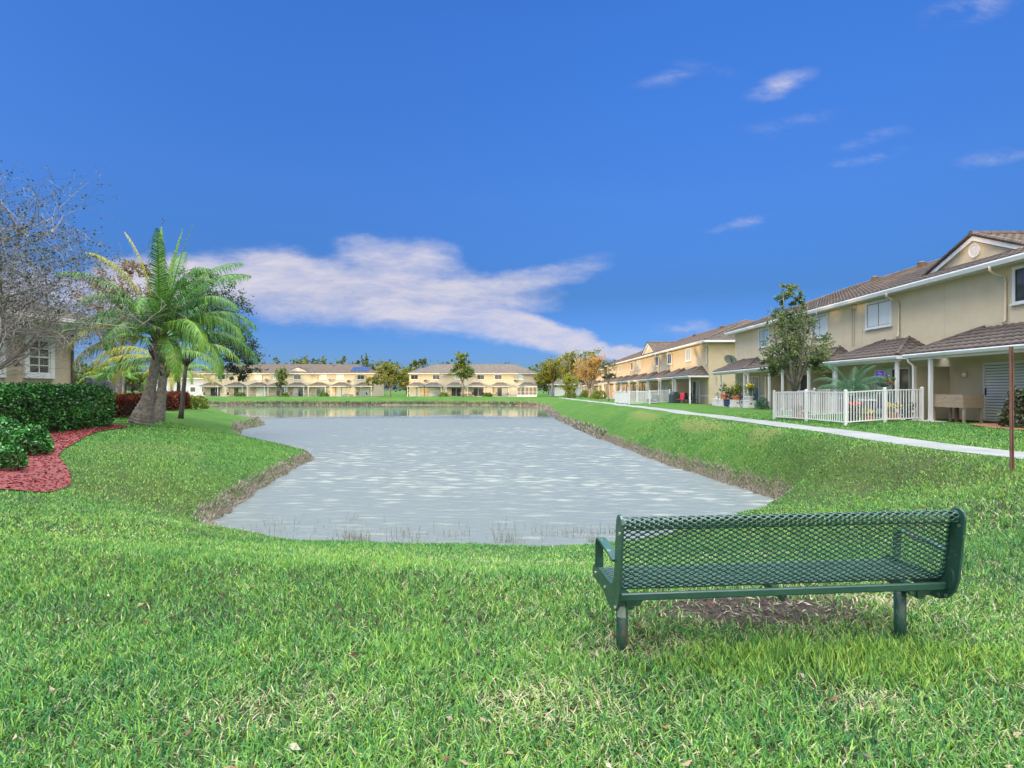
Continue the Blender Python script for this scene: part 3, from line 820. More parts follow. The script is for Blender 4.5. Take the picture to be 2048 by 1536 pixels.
# ================================================================== BENCH
def make_bench(loc, rz):
    root = empty('park_bench', loc, rz, 'dark green perforated metal park bench facing the pond', 'bench')
    Lb = 1.93
    prof = [(.012, .800), (.006, .822), (.008, .842), (.020, .857), (.038, .862), (.053, .854), (.061, .836), (.066, .80), (.074, .74), (.083, .67), (.092, .60), (.100, .54), (.110, .49), (.128, .455),
            (.16, .437), (.20, .432), (.28, .432), (.38, .436), (.47, .440), (.53, .440), (.57, .432), (.592, .412), (.598, .385)]
    P = np.array(prof); s = np.concatenate([[0], np.cumsum(np.hypot(*np.diff(P, axis=0).T))]); S = s[-1]
    q = .0137; nr = int(S / q); q = S / nr; pch = Lb / 37
    def at(u, v):
        v = np.clip(v, 0, S); return np.column_stack([np.clip(u, 0, Lb), np.interp(v, s, P[:, 0]), np.interp(v, s, P[:, 1])])
    kk = 12; an = np.arange(kk) * 2 * np.pi / kk
    ca, sa = np.cos(an), np.sin(an)
    # diamond boundary points and rounded hole
    dm = 1 / (np.abs(ca) + np.abs(sa)); du, dv = ca * dm * pch * .5, sa * dm * q
    hu, hv = np.sign(ca) * np.abs(ca) ** .95 * pch * .30, np.sign(sa) * np.abs(sa) ** 1.0 * q * .55
    U_, V_ = [], []
    for r in range(0, nr + 1):
        offs = 0 if r % 2 == 0 else .5
        for c_ in range(0, 38):
            U_.append((c_ + offs) * pch); V_.append(r * q)
    U_, V_ = np.array(U_), np.array(V_); n = len(U_)
    ou = U_[:, None] + du; ov = V_[:, None] + dv; iu = U_[:, None] + hu; iv = V_[:, None] + hv
    edge = (V_ < q * .5) | (V_ > S - q * .5) | (U_ < pch * .2) | (U_ > Lb - pch * .2)
    iu[edge] = U_[edge, None] + du[None] * .02; iv[edge] = V_[edge, None] + dv[None] * .02
    # left / right edge rows become solid rims
    uv = np.stack([np.stack([ou, iu], 1), np.stack([ov, iv], 1)], -1).reshape(-1, 2)
    pts = at(uv[:, 0], uv[:, 1])
    b = (np.arange(n) * 2 * kk)[:, None, None]; j = np.arange(kk); j2 = (j + 1) % kk
    f = (b + np.stack([j, j2, kk + j2, kk + j], -1)[None]).reshape(-1, 4)
    o = npmesh('mesh_seat', pts, [f], M['bench'], root)
    bm = bmesh.new(); bm.from_mesh(o.data)
    bmesh.ops.remove_doubles(bm, verts=bm.verts[:], dist=.0006)
    bmesh.ops.dissolve_degenerate(bm, dist=.0003, edges=bm.edges[:])
    bmesh.ops.recalc_face_normals(bm, faces=bm.faces[:])
    bm.to_mesh(o.data); bm.free()
    md = o.modifiers.new('thick', 'SOLIDIFY'); md.thickness = .0045; md.offset = 0
    # rails under the sheet
    mb = MB(); mb.box(.004, Lb - .004, .088, .112, .395, .437); mb.build('rear_rail', M['bench'], root, bevel=.006)
    mb = MB(); mb.tube([(.004, .575, .395), (Lb - .004, .575, .395)], .016, 8); mb.build('front_rail', M['bench'], root, True)
    # end plates: a J-shaped band that follows the sheet
    outer = [(-.020, .808), (-.024, .835), (-.012, .862), (.012, .876), (.045, .876), (.066, .862), (.078, .838)]
    inner = [(.086, .80), (.094, .74), (.103, .67), (.112, .60), (.120, .55), (.134, .50), (.158, .472), (.20, .460), (.30, .460), (.42, .464), (.53, .466), (.585, .455), (.612, .425), (.616, .385), (.600, .362)]
    back = [(.56, .372), (.44, .372), (.34, .360), (.27, .338), (.20, .322), (.145, .325), (.09, .350), (.048, .395), (.022, .46), (.008, .56), (-.004, .68)]
    for x in (-.012, Lb - .002):
        mb = MB(); mb.prism(outer + inner + back, 'x', x, x + .014)
        pl = mb.build('end_plate', M['bench_worn'], root)
        for (yy, zz) in ((.012, .78), (.10, .36), (.32, .395), (.54, .41)):
            sgn = -1 if x < 0 else 1
            mb = MB(); mb.tube([(x + .007 - .011 * sgn, yy, zz), (x + .007 + .013 * sgn, yy, zz)], .010, 8); mb.build('bolt', M['steel'], pl)
        # flat-bar arm rest loop
        path = [(.098, .615), (.20, .630), (.34, .645), (.43, .650), (.462, .642), (.475, .615), (.478, .55), (.480, .462)]
        mb = MB(); w = .024; t = .006
        k = len(path); vs = []
        for i, (a, c) in enumerate(path):
            p0 = path[max(0, i - 1)]; p1 = path[min(k - 1, i + 1)]
            d = Vector((p1[0] - p0[0], p1[1] - p0[1])).normalized(); nn = Vector((-d.y, d.x)) * t
            xc = x + .007
            vs += [(xc - w, a + nn.x, c + nn.y), (xc + w, a + nn.x, c + nn.y), (xc + w, a - nn.x, c - nn.y), (xc - w, a - nn.x, c - nn.y)]
        fs = [(0, 1, 2, 3), (4 * k - 1, 4 * k - 2, 4 * k - 3, 4 * k - 4)]
        for i in range(k - 1):
            for e in range(4): fs.append((4 * i + e, 4 * i + (e + 1) % 4, 4 * i + 4 + (e + 1) % 4, 4 * i + 4 + e))
        mb.add(vs, fs); mb.build('armrest', M['bench_worn'], root)
    for x in (.085, Lb - .12):
        mb = MB(); mb.tube([(x, .30, -.10), (x, .30, .36)], .0335, 20); lg = mb.build('leg', M['bench_worn'], root, True)
        lg.data.polygons.foreach_set('use_smooth', [len(p.vertices) == 4 for p in lg.data.polygons])
        mb = MB(); mb.prism([(.14, .33), (.14, .39), (.56, .39), (.56, .365), (.36, .35), (.30, .345)], 'x', x - .022, x + .022)
        mb.prism([(x - .085, .39), (x + .085, .39), (x + .055, .345), (x - .055, .345)], 'y', .15, .165)
        mb.build('bracket', M['bench_worn'], root)
        if x < 1:
            mb = MB()
            for kq in range(6):
                a0 = R(205 + kq * 14); a1 = R(205 + (kq + 1) * 14); r = .0348
                mb.add([(x + r * math.cos(a0), .30 + r * math.sin(a0), .235), (x + r * math.cos(a1), .30 + r * math.sin(a1), .235), (x + r * math.cos(a1), .30 + r * math.sin(a1), .31), (x + r * math.cos(a0), .30 + r * math.sin(a0), .31)], [(0, 1, 2, 3)])
            mb.build('sticker', M['sticker'], lg)
    mb = MB(); mb.prism([(.10, .405), (.57, .405), (.57, .385), (.20, .372), (.12, .352)], 'x', Lb * .49, Lb * .49 + .02); mb.build('centre_brace', M['bench_worn'], root)
    return root
make_bench((.580, 3.015, gz_at(1.5, 3.2) - .036), R(5.5))

# thin rusty post on the right
mb = MB(); hgt = 2.02; zb = gz_at(8.07, 9.3)
for (a0, a1, b0, b1) in ((-.028, .028, -.004, .004), (-.034, -.022, -.028, -.004), (.022, .034, -.028, -.004)):
    mb.box(a0, a1, b0, b1, -.25, hgt)
po = mb.build('sign_post', M['rust'])
po.location = (8.07, 9.3, zb); po.rotation_euler = (0, R(-.6), R(20))
tag(po, 'thin rusty metal post standing alone in the lawn by the path', 'post')

# ================================================================== TOWNHOUSES
def tile_slope(A, e, s, n, S, Le, kl, kr, period=.30, row=.38, amp=.032, step=.035, res=6):
    """a slope of barrel tiles: A = eave start, e along the eave, s up the slope, n out of it"""
    A, e, s, n = map(np.array, (A, e, s, n)); A = A.astype(float)
    nr = max(1, int(round(S / row))); row = S / nr
    nc = max(2, int(round(Le / period * res))); v = np.linspace(0, Le, nc + 1)
    hgt = amp * np.abs(np.sin(np.pi * v / period))
    Vv, F = [], []; k = 0
    def line(t, lift, barrel=True):
        lo, hi = t * kl, Le - t * kr
        vv = np.clip(v, lo, max(lo, hi))
        hh = np.interp(vv, v, hgt) if barrel else np.zeros_like(vv)
        return A + np.outer(vv, e) + s * t + np.outer(hh + lift, n)
    for i in range(nr):
        for ln in (line(i * row - (.03 if i else .06), 0.0 if i == 0 else .0, False), line(i * row - (.03 if i else .06), step), line((i + 1) * row, .0)):
            Vv.append(ln)
        a = np.arange(nc); b = k
        for q in (0, 1):
            F.append(np.stack([b + q * (nc + 1) + a, b + q * (nc + 1) + a + 1, b + (q + 1) * (nc + 1) + a + 1, b + (q + 1) * (nc + 1) + a], 1))
        k += 3 * (nc + 1)
    return np.concatenate(Vv), np.concatenate(F)
def hip_roof(x0, x1, y0, y1, z, pitch, hipl=True, hipr=True, period=.30, row=.38, res=6, amp=.032, sides=('f', 'b', 'l', 'r')):
    """roof over the rectangle; ridge runs along x"""
    D = y1 - y0; H = D / 2 * math.tan(pitch); sl = math.hypot(D / 2, H)
    cp, sp_ = math.cos(pitch), math.sin(pitch)
    Vv, F, k = [], [], 0
    kw = dict(period=period, row=row, res=res, amp=amp)
    parts = []
    if 'f' in sides: parts.append(tile_slope((x0, y0, z), (1, 0, 0), (0, cp, sp_), (0, -sp_, cp), sl, x1 - x0, cp * hipl, cp * hipr, **kw))
    if 'b' in sides: parts.append(tile_slope((x1, y1, z), (-1, 0, 0), (0, -cp, sp_), (0, sp_, cp), sl, x1 - x0, cp * hipr, cp * hipl, period, row * 2, amp, .035, 2))
    if 'l' in sides and hipl: parts.append(tile_slope((x0, y1, z), (0, -1, 0), (cp, 0, sp_), (-sp_, 0, cp), sl, D, cp, cp, **kw))
    if 'r' in sides and hipr: parts.append(tile_slope((x1, y0, z), (0, 1, 0), (-cp, 0, sp_), (sp_, 0, cp), sl, D, cp, cp, **kw))
    for v, f in parts: Vv.append(v); F.append(f + k); k += len(v)
    return np.concatenate(Vv), np.concatenate(F), H
def ridge_run(mb, p0, p1, r=.09, piece=.36):
    p0, p1 = Vector(p0), Vector(p1); L = (p1 - p0).length; n = max(1, int(L / piece)); d = (p1 - p0) / n
    for i in range(n):
        a = p0 + d * i; b = p0 + d * (i + 1.12)
        mb.tube([a, b], [r * 1.12, r * .92], 7)
def pipe_run(mb, x, z0, z1, yw=0.0, eave=.5, r=.045):
    mb.tube([(x, -eave - .05, z1), (x, -eave - .05, z1 - .16), (x, -eave + .1, z1 - .26), (x + .06, yw - .12, z1 - .36), (x + .06, yw - .065, z1 - .5), (x + .06, yw - .065, z0 + .12), (x + .06, yw - .16, z0 + .02)], r, 8)

def townhouse(name, origin, rz, L, label, D=11.0, H=5.45, wallm='wall_near', tilem='tile', wins=(), canopies=(), doors=(), gables=(), pipes=(), wings=(), lowwins=(), detail=2, hips=(True, True), cdepth=1.7, panel=None, posts=None, band=True, vents=(), blindkinds=('pane',)):
    root = empty(name, origin, rz, label, 'townhouse row')
    wm = M[wallm]; pitch = R(21.5); OH = .5
    # body with real thickness below the roof
    mb = MB(); mb.box(0, L, 0, D, -.6, H + .02); mb.build('wall', wm, root)
    if detail >= 2:
        for xx in np.arange(5.3, L - 1, 5.3): mb = MB(); mb.box(xx - .012, xx + .012, -.006, .02, 2.6, H - .1); mb.build('wall_joint', M['pipe'], root)
    # roof
    per, row, res, amp = {2: (.30, .36, 6, .055), 1: (.36, .45, 4, .055), 0: (.5, .6, 2, .03)}[detail]
    v, f, RH = hip_roof(-OH, L + OH, -OH, D + OH, H + .10, pitch, hips[0], hips[1], per, row, res, amp)
    roof = npmesh('roof', v, [f], M[tilem], root)
    half = (D + 2 * OH) / 2; zr = H + .10 + RH; run = half
    xa = -OH + run if hips[0] else -OH; xb = L + OH - run if hips[1] else L + OH
    yc = D / 2
    mb = MB(); rr = .10 if detail else .12
    pc = {2: .36, 1: .45, 0: 2.5}[detail]
    ridge_run(mb, (xa, yc, zr + .03), (xb, yc, zr + .03), rr, pc)
    for (ok, ex, rx) in ((hips[0], -OH, xa), (hips[1], L + OH, xb)):
        if ok:
            ridge_run(mb, (ex, -OH, H + .14), (rx, yc, zr + .03), rr, pc); ridge_run(mb, (ex, D + OH, H + .14), (rx, yc, zr + .03), rr, pc)
    mb.build('ridge_cap', M[tilem], roof)
    # soffit, fascia and gutter
    mb = MB(); mb.box(-OH + .03, L + OH - .03, -OH + .03, D + OH - .03, H - .06, H + .05); mb.build('soffit', M['offwhite'], root)
    mb = MB()
    g0, g1 = H - .09, H + .095
    mb.prism([(-OH - .10, g1), (-OH - .11, g1 - .05), (-OH - .07, g0), (-OH + .028, g0), (-OH + .028, g1)], 'x', -OH - .10, L + OH + .10)
    mb.box(-OH - .08, -OH + .028, -OH + .030, D + OH - .02, g0, g1); mb.box(L + OH - .028, L + OH + .08, -OH + .030, D + OH - .02, g0, g1)
    mb.build('gutter', M['white'], root)
    if vents:
        for (vx, vt) in vents:
            mb = MB(); yy = -OH + vt * half; zz = H + .10 + vt * RH
            mb.box(vx - .16, vx + .16, yy - .16, yy + .16, zz, zz + .28); mb.lathe((vx, yy, zz + .26), [(.19, 0), (.19, .05), (.10, .10)], 8); mb.build('roof_vent', M[tilem], roof)
    # upper windows
    def window(x0, x1, z0, z1, kind, y=0, t=.11):
        mb = MB(); p = -.05 + y
        mb.box(x0, x1, p, .02 + y, z0, z0 + t); mb.box(x0, x1, p, .02 + y, z1 - t, z1); mb.box(x0, x0 + t, p, .02 + y, z0 + t, z1 - t); mb.box(x1 - t, x1, p, .02 + y, z0 + t, z1 - t)
        mb.box(x0 - .05, x1 + .05, p - .05, p, z0 - .015, z0 + .045)
        fr = mb.build('window', M['white'], root)
        a0, a1, c0, c1 = x0 + t, x1 - t, z0 + t, z1 - t; xm = (a0 + a1) / 2
        mb = MB(); mb.box(a0, a1, y - .014, y + .01, c0, c1); mb.build('pane', M[kind], fr)
        mb = MB(); e = .032
        mb.box(xm - e / 2, xm + e / 2, y - .03, y - .016, c0, c1)
        for (b0, b1, d0, d1) in ((a0, a1, c0, c0 + e), (a0, a1, c1 - e, c1), (a0, a0 + e, c0 + e, c1 - e), (a1 - e, a1, c0 + e, c1 - e)): mb.box(b0, b1, y - .028, y - .016, d0, d1)
        mb.build('sash', M['white'] if detail < 2 else M['black_metal'] if kind == 'glass_dark' else M['sash'], fr)
        return fr
    for (a, b, kind) in wins: window(a, b, 4.0, 5.30, kind)
    for (a, b, z0, z1, kind) in lowwins: window(a, b, z0, z1, kind)
    for (a, b, kind) in doors:
        mb = MB(); z0, z1 = .04, 2.12; t = .07
        mb.box(a, b, -.06, .02, z1 - t, z1); mb.box(a, a + t, -.06, .02, z0, z1 - t); mb.box(b - t, b, -.06, .02, z0, z1 - t); mb.box(a + t, b - t, -.06, .02, z0, z0 + .05)
        xm = (a + b) / 2; mb.box(xm - .035, xm + .035, -.05, -.005, z0 + .05, z1 - t)
        fr = mb.build('sliding_door', M['white'], root)
        k1, k2 = kind if isinstance(kind, tuple) else (kind, kind)
        mb = MB(); mb.box(a + t, xm - .036, -.018, .01, z0 + .05, z1 - t); mb.build('pane', M[k1], fr)
        mb = MB(); mb.box(xm + .036, b - t, -.018, .01, z0 + .05, z1 - t); mb.build('pane', M[k2], fr)
        if detail:
            mb = MB(); mb.box(a + t + .02, a + t + .05, -.055, -.018, .95, 1.2); mb.build('handle', M['black_metal'], fr)
    # white band and patio slab
    mb = MB(); mb.box(-.2, L + .2, -1.95, -.002, -.30, -.005); mb.build('patio_slab', M['concrete'], root)
    if band:
        ed = [0] + sorted([q for a, b, _ in doors for q in (a - .02, b + .02)]) + [L]
        for a, b in zip(ed[::2], ed[1::2]):
            if b - a > .1: mb = MB(); mb.box(a, b, -.022, -.001, .68, .82); mb.build('wall_band', M['white'], root)
    # patio canopies: three-sided lean-to hips on white posts
    for ci, (a, b) in enumerate(canopies):
        z0 = 2.52; p2 = R(26.5); cd = cdepth; sl = cd / math.cos(p2); rise = cd * math.tan(p2)
        cp, sp_ = math.cos(p2), math.sin(p2)
        Vv, F, k = [], [], 0
        kw = dict(period=per, row=row * .85, res=res, amp=amp)
        for v, f in (tile_slope((a, -cd, z0), (1, 0, 0), (0, cp, sp_), (0, -sp_, cp), sl, b - a, cp, cp, **kw),
                     tile_slope((a, 0, z0), (0, -1, 0), (cp, 0, sp_), (-sp_, 0, cp), sl, cd, 0, cp, **kw),
                     tile_slope((b, -cd, z0), (0, 1, 0), (-cp, 0, sp_), (sp_, 0, cp), sl, cd, cp, 0, **kw)):
            Vv.append(v); F.append(f + k); k += len(v)
        cr = npmesh('canopy', np.concatenate(Vv), [np.concatenate(F)], M[tilem], root)
        for q0, q1 in ((a, a + cd), (b, b - cd)):
            mb = MB(); ridge_run(mb, (q0, -cd, z0 + .03), (q1, -.05, z0 + rise + .02), .075, pc); mb.build('ridge_cap', M[tilem], cr)
        mb = MB(); g0, g1 = z0 - .19, z0 - .012
        mb.prism([(-cd - .09, g1), (-cd - .10, g1 - .04), (-cd - .06, g0 + .04), (-cd + .02, g0 + .04), (-cd + .02, g1)], 'x', a - .08, b + .08)
        mb.box(a - .07, a + .02, -cd + .022, -.004, g0 + .04, g1); mb.box(b - .02, b + .07, -cd + .022, -.004, g0 + .04, g1)
        mb.build('canopy_gutter', M['white'], cr)
        mb = MB(); mb.box(a + .022, b - .022, -cd + .022, -.003, z0 - .05, z0 - .015)
        mb.box(a + .06, b - .06, -cd + .06, -cd + .20, z0 - .24, z0 - .052); mb.build('canopy_beam', M['offwhite'], cr)
        ps = posts[ci] if posts else (a + .25, b - .25)
        for px_ in ps:
            mb = MB(); q = .055
            mb.box(px_ - q, px_ + q, -cd + .08, -cd + .08 + 2 * q, -.02, z0 - .235)
            if detail: mb.box(px_ - q - .02, px_ + q + .02, -cd + .06, -cd + .10 + 2 * q, -.004, .06)
            mb.build('post', M['white'], cr)
        if detail:
            mb = MB(); xx = a + .12
            mb.tube([(xx, -cd - .02, g0 + .06), (xx, -cd + .02, g0 - .10), (xx + .10, -cd + .14, g0 - .26), (xx + .10, -cd + .14, .12), (xx + .10, -cd + .02, .03)], .036, 7)
            mb.build('drain_pipe', M['white'], cr)
    for x in wings:
        mb = MB(); mb.box(x - .10, x + .10, -1.28, -.003, -.02, 2.05); mb.build('wing_wall', M['wing'], root)
    # cross gables
    for (c_, hw) in gables:
        base = -.5 + 1.15; zb = H + .10 + 1.15 * math.tan(pitch) - .12; gp = R(22.5); rise = hw * math.tan(gp)
        mb = MB(); mb.add([(c_ - hw, base, zb), (c_ + hw, base, zb), (c_, base, zb + rise), (c_ - hw, base + 3.0, zb), (c_ + hw, base + 3.0, zb), (c_, base + 3.0, zb + rise)], [(0, 1, 2), (3, 5, 4), (0, 2, 5, 3), (1, 4, 5, 2), (0, 3, 4, 1)])
        gw = mb.build('gable', wm, root)
        sl = (hw + .25) / math.cos(gp); cp, sp_ = math.cos(gp), math.sin(gp); dep = (rise + .3) / math.tan(pitch) + .35
        v1, f1 = tile_slope((c_ - hw - .25, base + dep, zb - .25 * math.tan(gp) + .06), (0, -1, 0), (cp, 0, sp_), (-sp_, 0, cp), sl, dep + .18, 0, 0, per, row, amp, .035, res)
        v2, f2 = tile_slope((c_ + hw + .25, base - .18, zb - .25 * math.tan(gp) + .06), (0, 1, 0), (-cp, 0, sp_), (sp_, 0, cp), sl, dep + .18, 0, 0, per, row, amp, .035, res)
        npmesh('gable_roof', np.concatenate([v1, v2]), [np.concatenate([f1, f2 + len(v1)])], M[tilem], gw)
        mb = MB(); t = .17
        for sg in (-1, 1):
            mb.add([(c_ + sg * (hw + .22), base - .13, zb - .10), (c_, base - .13, zb + rise + .02), (c_, base - .13, zb + rise + .02 - t), (c_ + sg * (hw - .10), base - .13, zb - .13),
                    (c_ + sg * (hw + .22), base - .003, zb - .10), (c_, base - .003, zb + rise + .02), (c_, base - .003, zb + rise + .02 - t), (c_ + sg * (hw - .10), base - .003, zb - .13)],
                   [(0, 1, 2, 3), (4, 7, 6, 5), (3, 2, 6, 7), (0, 3, 7, 4), (0, 4, 5, 1)])
        mb.build('rake_trim', M['white'], gw)
        mb = MB(); ridge_run(mb, (c_, base - .2, zb + rise + .12), (c_, base + dep - .4, zb + rise + .12), .10, pc)
        if detail == 2:
            ridge_run(mb, (c_ - hw - .22, base - .14, zb - .02), (c_, base - .14, zb + rise + .12), .075, pc); ridge_run(mb, (c_ + hw + .22, base - .14, zb - .02), (c_, base - .14, zb + rise + .12), .075, pc)
        mb.build('ridge_cap', M[tilem], gw)
        if detail:
            mb = MB(); vz = zb + rise * .52; n = 28; rr0 = .27
            for (r0, r1, ya, yb) in ((rr0 * .80, rr0, -.06, -.001), (0, rr0 * .80, -.035, -.001)):
                vs = []
                for yq in (ya, yb):
                    for r in (r0, r1): vs += [(c_ + r * math.cos(2 * math.pi * j / n), base + yq, vz + r * math.sin(2 * math.pi * j / n)) for j in range(n)]
                fs = []
                for j in range(n):
                    j2 = (j + 1) % n; fs += [(j, j2, n + j2, n + j), (n + j, n + j2, 3 * n + j2, 3 * n + j)]
                    if r0 > 0: fs.append((j, 2 * n + j, 2 * n + j2, j2))
                mb.add(vs, fs)
            for q in range(-3, 4):
                ww = math.sqrt(max(0, (rr0 * .78) ** 2 - (q * .055) ** 2)); mb.box(c_ - ww, c_ + ww, base - .048, base - .036, vz + q * .055 - .012, vz + q * .055 + .012)
            mb.build('round_vent', M['white'], gw)
    if pipes:
        for x in pipes:
            mb = MB(); pipe_run(mb, x, 3.42, H - .05); mb.build('downspout', M['pipe'], root, True)
    if panel:
        a, b, t0, t1 = panel
        mb = MB(); cp, sp_ = math.cos(pitch), math.sin(pitch)
        for i in range(5):
            for j in range(2):
                xa_ = a + (b - a) * (i + .03) / 5; xb_ = a + (b - a) * (i + .97) / 5
                ta = t0 + (t1 - t0) * (j + .03) / 2; tb = t0 + (t1 - t0) * (j + .97) / 2
                P_ = lambda x, t, o: (x, -OH + t * cp - o * sp_, H + .10 + t * sp_ + o * cp)
                mb.add([P_(xa_, ta, .12), P_(xb_, ta, .12), P_(xb_, tb, .12), P_(xa_, tb, .12), P_(xa_, ta, .16), P_(xb_, ta, .16), P_(xb_, tb, .16), P_(xa_, tb, .16)], [(3, 2, 1, 0), (4, 5, 6, 7), (0, 1, 5, 4), (1, 2, 6, 5), (2, 3, 7, 6), (3, 0, 4, 7)])
        mb.build('solar_panel', M['panel'], roof)
    return root

Z1 = 1.5 - 1.12
HN = townhouse('townhouse', (17, 43.8, Z1), R(-90), 31.8, 'beige two storey townhouse row nearest on the right, with a round vent in its gable',
    wins=[(24.3, 26.2, 'glass_dark'), (16.2, 18.1, 'blind_pale'), (11.2, 12.9, 'blind_pale'), (4.2, 5.9, 'blind'), (29, 30.8, 'glass_dark')],
    canopies=[(.1, 5.75), (5.95, 10.5), (10.75, 15.75), (15.95, 20.95), (21.45, 31.6)],
    posts=[(1.3, 5.6), (6.2, 9.3), (11.0, 13.9), (16.4, 20.75), (22.6, 26.9, 31.3)],
    doors=[(2.2, 4.3, 'glass_teal'), (9.9, 12.3, ('glass_dark', 'blind')), (16.9, 19.3, ('blind_pale', 'glass_dark')), (23.1, 25.6, 'shutter')],
    lowwins=[(6.6, 7.6, .9, 2.1, 'glass_dark')], wings=[8.1, 13.3, 21.35], gables=[(21.9, 2.65)], pipes=[18.55, 24.0], vents=[(9.5, .86), (13.4, .86)], tilem='tile')
# wall mounted globe light, utility pipes, strainer: parts of the near row
mb = MB(); mb.lathe((22.3, -.09, 1.72), [(.03, -.11), (.075, -.10), (.09, -.04), (.085, .02), (.05, .07)], 14); mb.tube([(22.3, -.004, 1.74), (22.3, -.09, 1.74)], .05, 10)
mb.build('globe_lamp', M['lamp'], HN, True)
mb = MB()
for q in (15.1, 15.28): mb.tube([(q, -.03, 3.3), (q, -.03, 5.25)], .022, 6)
mb.box(14.95, 15.45, -.06, -.003, 5.2, 5.33); mb.build('conduit', M['pipe'], HN)

wk = ['glass_dark', 'blind_pale', 'blind', 'glass_dark', 'blind_pale', 'glass_dark', 'glass_dark', 'blind']
HM = townhouse('townhouse', (17, 106.4, Z1 - .10), R(-90), 56.7, 'yellow townhouse row in the middle distance on the right, lit by low sun', wallm='wall_mid', detail=1,
    wins=[(106.4 - y - .85, 106.4 - y + .85, wk[i]) for i, y in enumerate([101, 96.4, 90.5, 81.5, 77, 67.4, 62, 55.4])],
    canopies=[(56.8 - 5.3 * (k + 1) + .25, 56.8 - 5.3 * k - .05) for k in range(10)],
    doors=sorted([(56.8 - 5.3 * k - 4.4, 56.8 - 5.3 * k - 2.4, [('glass_dark', 'blind'), 'glass_dark', ('blind', 'blind_pale')][k % 3]) for k in range(10)]),
    wings=[56.8 - 5.3 * k - .1 for k in range(1, 10, 2)], gables=[(31.9, 3.5)], pipes=[56.3, 45.6, 40.2, 24, 13], vents=[(47, .86), (38, .86), (20, .86)])
HB = townhouse('townhouse', (17.6, 138, Z1 - .25), R(-90), 25.5, 'orange lit townhouse row behind the orange lit tree at the end of the path', wallm='wall_mid', detail=1,
    wins=[(2, 3.7, 'glass_dark'), (7.5, 9.2, 'blind'), (13, 14.7, 'glass_dark'), (18, 19.7, 'glass_dark')],
    canopies=[(5.1 * k + .15, 5.1 * k + 4.9) for k in range(5)], doors=[(5.1 * k + 1.4, 5.1 * k + 3.4, 'glass_dark') for k in range(5)])
def far_row(x, Lx, label, cents, wcs, dkinds, **k):
    return townhouse('townhouse', (x, 138, .05), 0, Lx, label, wallm=k.pop('wallm', 'wall_far'), tilem=k.pop('tilem', 'tile_far'), detail=1,
        wins=[(w - x - .95, w - x + .95, kd) for w, kd in wcs], canopies=[(c_ - x - 2.25, c_ - x + 2.25) for c_ in cents],
        doors=[(c_ - x - 1.2 + o, c_ - x + 1.2 + o, kd) for c_, o, kd in dkinds], **k)
FA = far_row(-74.2, 41.0, 'pale yellow townhouse row across the pond on the left, with solar panels', [-71.8, -66.0, -60.7, -55.9, -51.4, -46.3, -40.9, -35.4],
    [(-69.7, 'glass_dark'), (-64.7, 'glass_dark'), (-60.9, 'blind_pale'), (-56.4, 'blind'), (-51.5, 'glass_dark'), (-45.3, 'blind_pale'), (-41.2, 'blind_pale'), (-36.3, 'glass_dark')],
    [(-71.5, .3, 'glass_dark'), (-66, .4, ('glass_dark', 'blind')), (-60.7, .5, 'blind_pale'), (-55.6, .2, 'glass_dark'), (-51.4, .1, ('blind_pale', 'glass_dark')), (-46.1, .3, 'glass_teal'), (-40.9, 0, 'blind'), (-35.4, 0, 'blind_pale')],
    gables=[(22.6, 2.5)], pipes=[14.2, 20.4, 27.5], panel=(35.2, 39.6, 1.2, 4.4), vents=[(12, .8), (30, .85)])
FB = far_row(-24.7, 30.7, 'cream townhouse row across the pond on the right, with a screened porch', [-22.8, -18.8, -13.6, -8.5, -2.8, 3.7],
    [(-23.4, 'glass_dark'), (-18.2, 'glass_dark'), (-12.8, 'blind'), (-7.5, 'glass_dark'), (-3.3, 'glass_dark'), (1.8, 'blind')],
    [(-23.4, .2, 'blind'), (-18.8, .2, ('blind_pale', 'blind')), (-13.6, .2, 'glass_dark'), (-8.3, .2, 'glass_dark'), (-2.6, .2, ('glass_dark', 'blind')), (3.7, .3, 'blind_pale')],
    pipes=[15, 25.9], tilem='tile_grey', vents=[(14, .9)])
# screened porch of the far right row
mb = MB(); xa, xb = 25.9, 30.6
mb.box(xa, xb, -1.66, -1.58, 0, .42)
for q in np.linspace(xa, xb, 6): mb.box(q - .06, q + .06, -1.70, -1.60, .42, 2.3)
mb.box(xa, xb, -1.69, -1.61, 1.05, 1.13); mb.box(xa, xb, -1.69, -1.61, 2.2, 2.32)
pf = mb.build('screen_porch', M['white'], FB)
mb = MB(); mb.box(xa, xb, -1.645, -1.635, .42, 2.2); mb.build('screen', M['screen'], pf)

def small_house(name, loc, rz, w, d, h, wallm, label, roofm='tile_grey', cat='house'):
    root = empty(name, loc, rz, label, cat)
    mb = MB(); mb.box(0, w, 0, d, -.3, h + .02); mb.build('wall', M[wallm], root)
    v, f, RH = hip_roof(-.5, w + .5, -.5, d + .5, h + .06, R(22), True, True, .5, .6, 2, .03); npmesh('roof', v, [f], M[roofm], root)
    mb = MB(); mb.box(-.58, w + .58, -.58, d + .58, h - .16, h + .055); mb.build('fascia', M['white'], root)
    return root
GH = small_house('bungalow', (10.2, 150, .05), 0, 8.5, 8, 3.0, 'wall_blue', 'small grey blue bungalow seen between the far townhouses and the right trees')
mb = MB(); mb.box(1.0, 3.6, -.04, -.001, .02, 2.3); mb.build('garage_door', M['white'], GH)
mb = MB(); mb.box(5.0, 6.4, -.04, -.001, 1.0, 2.2); w_ = mb.build('window', M['white'], GH)
mb = MB(); mb.box(5.1, 6.3, -.05, -.041, 1.1, 2.1); mb.build('pane', M['glass_dark'], w_)
BH = small_house('bungalow', (-93, 150, .05), 0, 15, 9, 4.6, 'wall_blue', 'pale blue house half hidden behind the palms at the far left shore')
